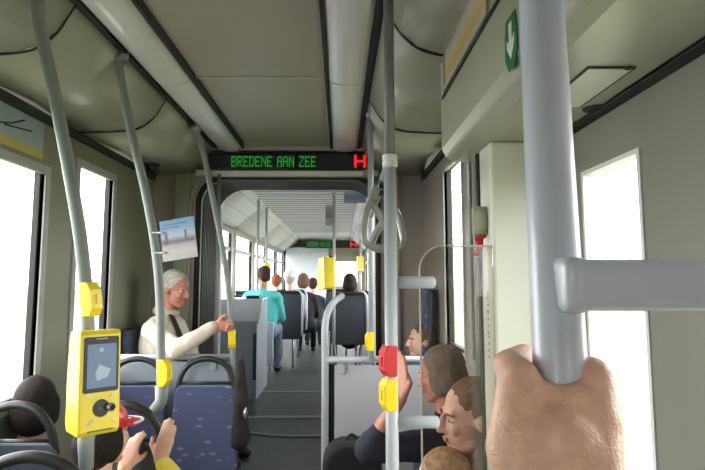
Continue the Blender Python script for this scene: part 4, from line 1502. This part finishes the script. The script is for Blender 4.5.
person('dark-coated passenger leaning into the aisle beyond the silver-railed seat', at(313, 285, 9.2), 0, skin=M_SKIN, hairm=H_DARK, style='short', top='navy_coat', topcol=(.02, .022, .035), face=False, fine=.013, floor=ZH, group='passengers far off in the next car')
person('black-haired passenger on the black seat above the partition', at(350, 283, 6.75), 5, skin=M_SKIND, hairm=H_BLACK, style='bob', top='black_top', topcol=(.012, .012, .015), face=False, fine=.012, floor=ZH, group='passengers far off in the next car', legs=False)
person('brown-haired passenger by the windows just left of the pole with red button', at(377.5, 284, 7.35), -30, build=.7, skin=M_SKINR, hairm=H_BROWN, style='short', top='charcoal_top', topcol=(.05, .05, .055), face=False, fine=.013, floor=ZH, group='passengers far off in the next car', legs=False)

# boy behind the partition, looking left
person('brown-haired boy in a blue jacket looking over the partition', at(421, 341, 3.46), -98, -80, build=.85, pitch=0, s=.88, skin=M_SKIN, hairm=H_BROWN, style='short', top='blue_jacket', topcol=(.03, .10, .42), legcol=(.03, .04, .10), fine=.006, floor=ZH, collar=('blue_collar', (.03, .12, .5)))
# dark-haired woman raising a hand to the pole
wr = at(401, 398, 2.12)
person('dark-haired passenger in navy raising a hand behind the pole', at(440, 374, 2.42), -62, -50, pitch=-14, skin=M_SKINR, hairm=H_ASH, style='bob', top='navy_top', topcol=(.022, .026, .045), legcol=(.04, .05, .09), fine=.006,
       hands=((wr, V((.08, .1, 1)), V((.5, -.8, 0)), V((-.3, .8, .1)), V((-.9, 0, -.6))), None), sleeve=.35, curl=14)
# woman with pinned-up hair
person('woman with pinned-up brown hair in profile beside the hand', at(469, 416, 1.82), -98, -90, pitch=-6, skin=M_SKIN, hairm=hair('light_brown_hair', (.20, .115, .07)), style='bun', top='white_top', topcol=(.6, .58, .58), legcol=(.10, .12, .2), fine=.005, sleeve=.2)
# small child below
person('small fair-haired child on the lap of the woman, only the crown showing', at(440, 480, 1.79), -60, -60, legs=False, build=.8, s=.84, skin=M_SKIN, hairm=hair('fair_hair', (.40, .24, .14)), style='short', top='pink_top', topcol=(.45, .15, .2), fine=.008)

# ------------------------------------------------------------------ the hand gripping the thick pole
hc = at(550, 374, YE)
def hw(u, v, w):
    return V((xe_ - .006 + u * .93, YE - v, hc.z + w))
bm = NB()
# forearm and wrist come from below, towards the viewer
cap(bm, hw(-.030, .20, -.34), hw(-.014, .075, -.150), .038, .034)
cap(bm, hw(-.014, .075, -.150), hw(-.010, .040, -.085), .034, .035)
# back of the hand
for u, v, w, r in ((.031, .016, .000, .0150), (.034, .018, -.022, .0155), (.032, .020, -.044, .0155), (.026, .024, -.064, .0145)):
    cap(bm, hw(u * .25, .048, -.080 + w * .3), hw(u, v, w), .022, r, 14)
ell(bm, hw(-.012, .038, -.060), (.042, .024, .046))
# thumb side
cap(bm, hw(-.022, .050, -.090), hw(-.030, .018, -.002), .028, .0155)
cap(bm, hw(-.038, .030, -.048), hw(-.032, .018, -.008), .024, .0170)
cap(bm, hw(-.030, .018, -.001), hw(-.027, -.014, .004), .0155, .0140)
cap(bm, hw(-.028, -.014, .004), hw(-.006, -.037, .008), .0138, .0115)
# web between thumb and forefinger
cap(bm, hw(-.028, .020, -.010), hw(0, .030, -.014), .013, .011)
cap(bm, hw(0, .030, -.014), hw(.028, .020, -.010), .011, .013)
cap(bm, hw(-.026, .028, -.032), hw(.026, .028, -.030), .017, .017)
# fingers closed around the far side of the pole
for k, (u, v, w, r) in enumerate(((.032, .012, .003, .0130), (.035, .013, -.020, .0130), (.034, .015, -.042, .0125), (.029, .017, -.063, .011))):
    p0 = hw(u, v, w)
    p1 = hw(u - .001, -.022, w - .004)
    p2 = hw(.010, -.037, w - .008)
    p3 = hw(-.014, -.034, w - .010)
    cap(bm, p0, p1, r, r * .92)
    cap(bm, p1, p2, r * .92, r * .88)
    cap(bm, p2, p3, r * .88, r * .75)
hand = remesh(obj('hand', bm, M_HAND, smooth=True), .0024, 8)
tag(hand, 'bare freckled hand gripping the thick blue-grey pole by the door', 'hand')
nb = NB(); obox(nb, hw(-.002, -.0475, .009), (.014, .003, .011), Euler((0, 0, R(-40))).to_matrix()); obj('thumb_nail', nb, mat('nail', (.62, .40, .34), .3), hand, bevel=.0015)

# ------------------------------------------------------------------ dark bags
bgm = NB()
q = at(241, 400, 3.02)
cap(bgm, (q.x - .012, 3.05, q.z + .20), (q.x - .004, 3.03, q.z - .02), .030, .042)
cap(bgm, (q.x - .004, 3.03, q.z - .02), (q.x, 3.02, q.z - .22), .042, .055)
o = remesh(obj('shoulder_bag', bgm, cloth('black_bag', (.018, .014, .013)), smooth=True), .010, 4, disp=.02)
tag(o, 'black bag hanging beside the blue patterned aisle seat', 'bag')
bgm = NB(); tube(bgm, spline([(q.x - .01, 3.08, q.z + .18), (q.x - .02, 3.12, q.z + .26), (q.x - .01, 3.06, q.z + .14)], 5), .008, 8, ratio=.5); obj('bag_strap', bgm, M_BLACK, o, smooth=True)
bgm = NB(); ell(bgm, (q.x + .035, 2.97, q.z - .06), (.010, .03, .03)); obj('bag_buckle', bgm, M_STEEL, o, smooth=True)
bgm = NB()
q = at(352, 462, 2.75)
prism(bgm, rrect(.30, .46, .12, 6), (q.x - .0, 2.68, at(352, 440, 2.75).z - .23), (1, 0, 0), (0, 0, 1), (0, 1, 0), .17)
o = obj('backpack', bgm, cloth('black_bag2', (.015, .015, .017)), bevel=.03, segs=3)
tag(o, 'black rounded backpack standing before the white partition panel', 'bag')
zt_ = at(352, 440, 2.75).z
bgm = NB(); prism(bgm, rrect(.22, .16, .05, 5), (q.x, 2.68, zt_ - .32), (1, 0, 0), (0, 0, 1), (0, -1, 0), .04); obj('front_pocket', bgm, cloth('black_bag2', (0, 0, 0)), o, bevel=.012)
bgm = NB(); tube(bgm, spline([(q.x - .04, 2.76, zt_ - .01), (q.x, 2.76, zt_ + .025), (q.x + .04, 2.76, zt_ - .01)], 5), .007, 8); obj('carry_loop', bgm, M_BLACK, o, smooth=True)
wbx = zt_ - .46
bm = NB(); box(bm, q.x - .2, q.x + .28, 2.62, YR - .02, 0, wbx - .001)
tag(obj('wheel_box', bm, M_PANEL, bevel=.02), 'low grey box under the backpack in front of the partition', 'box')
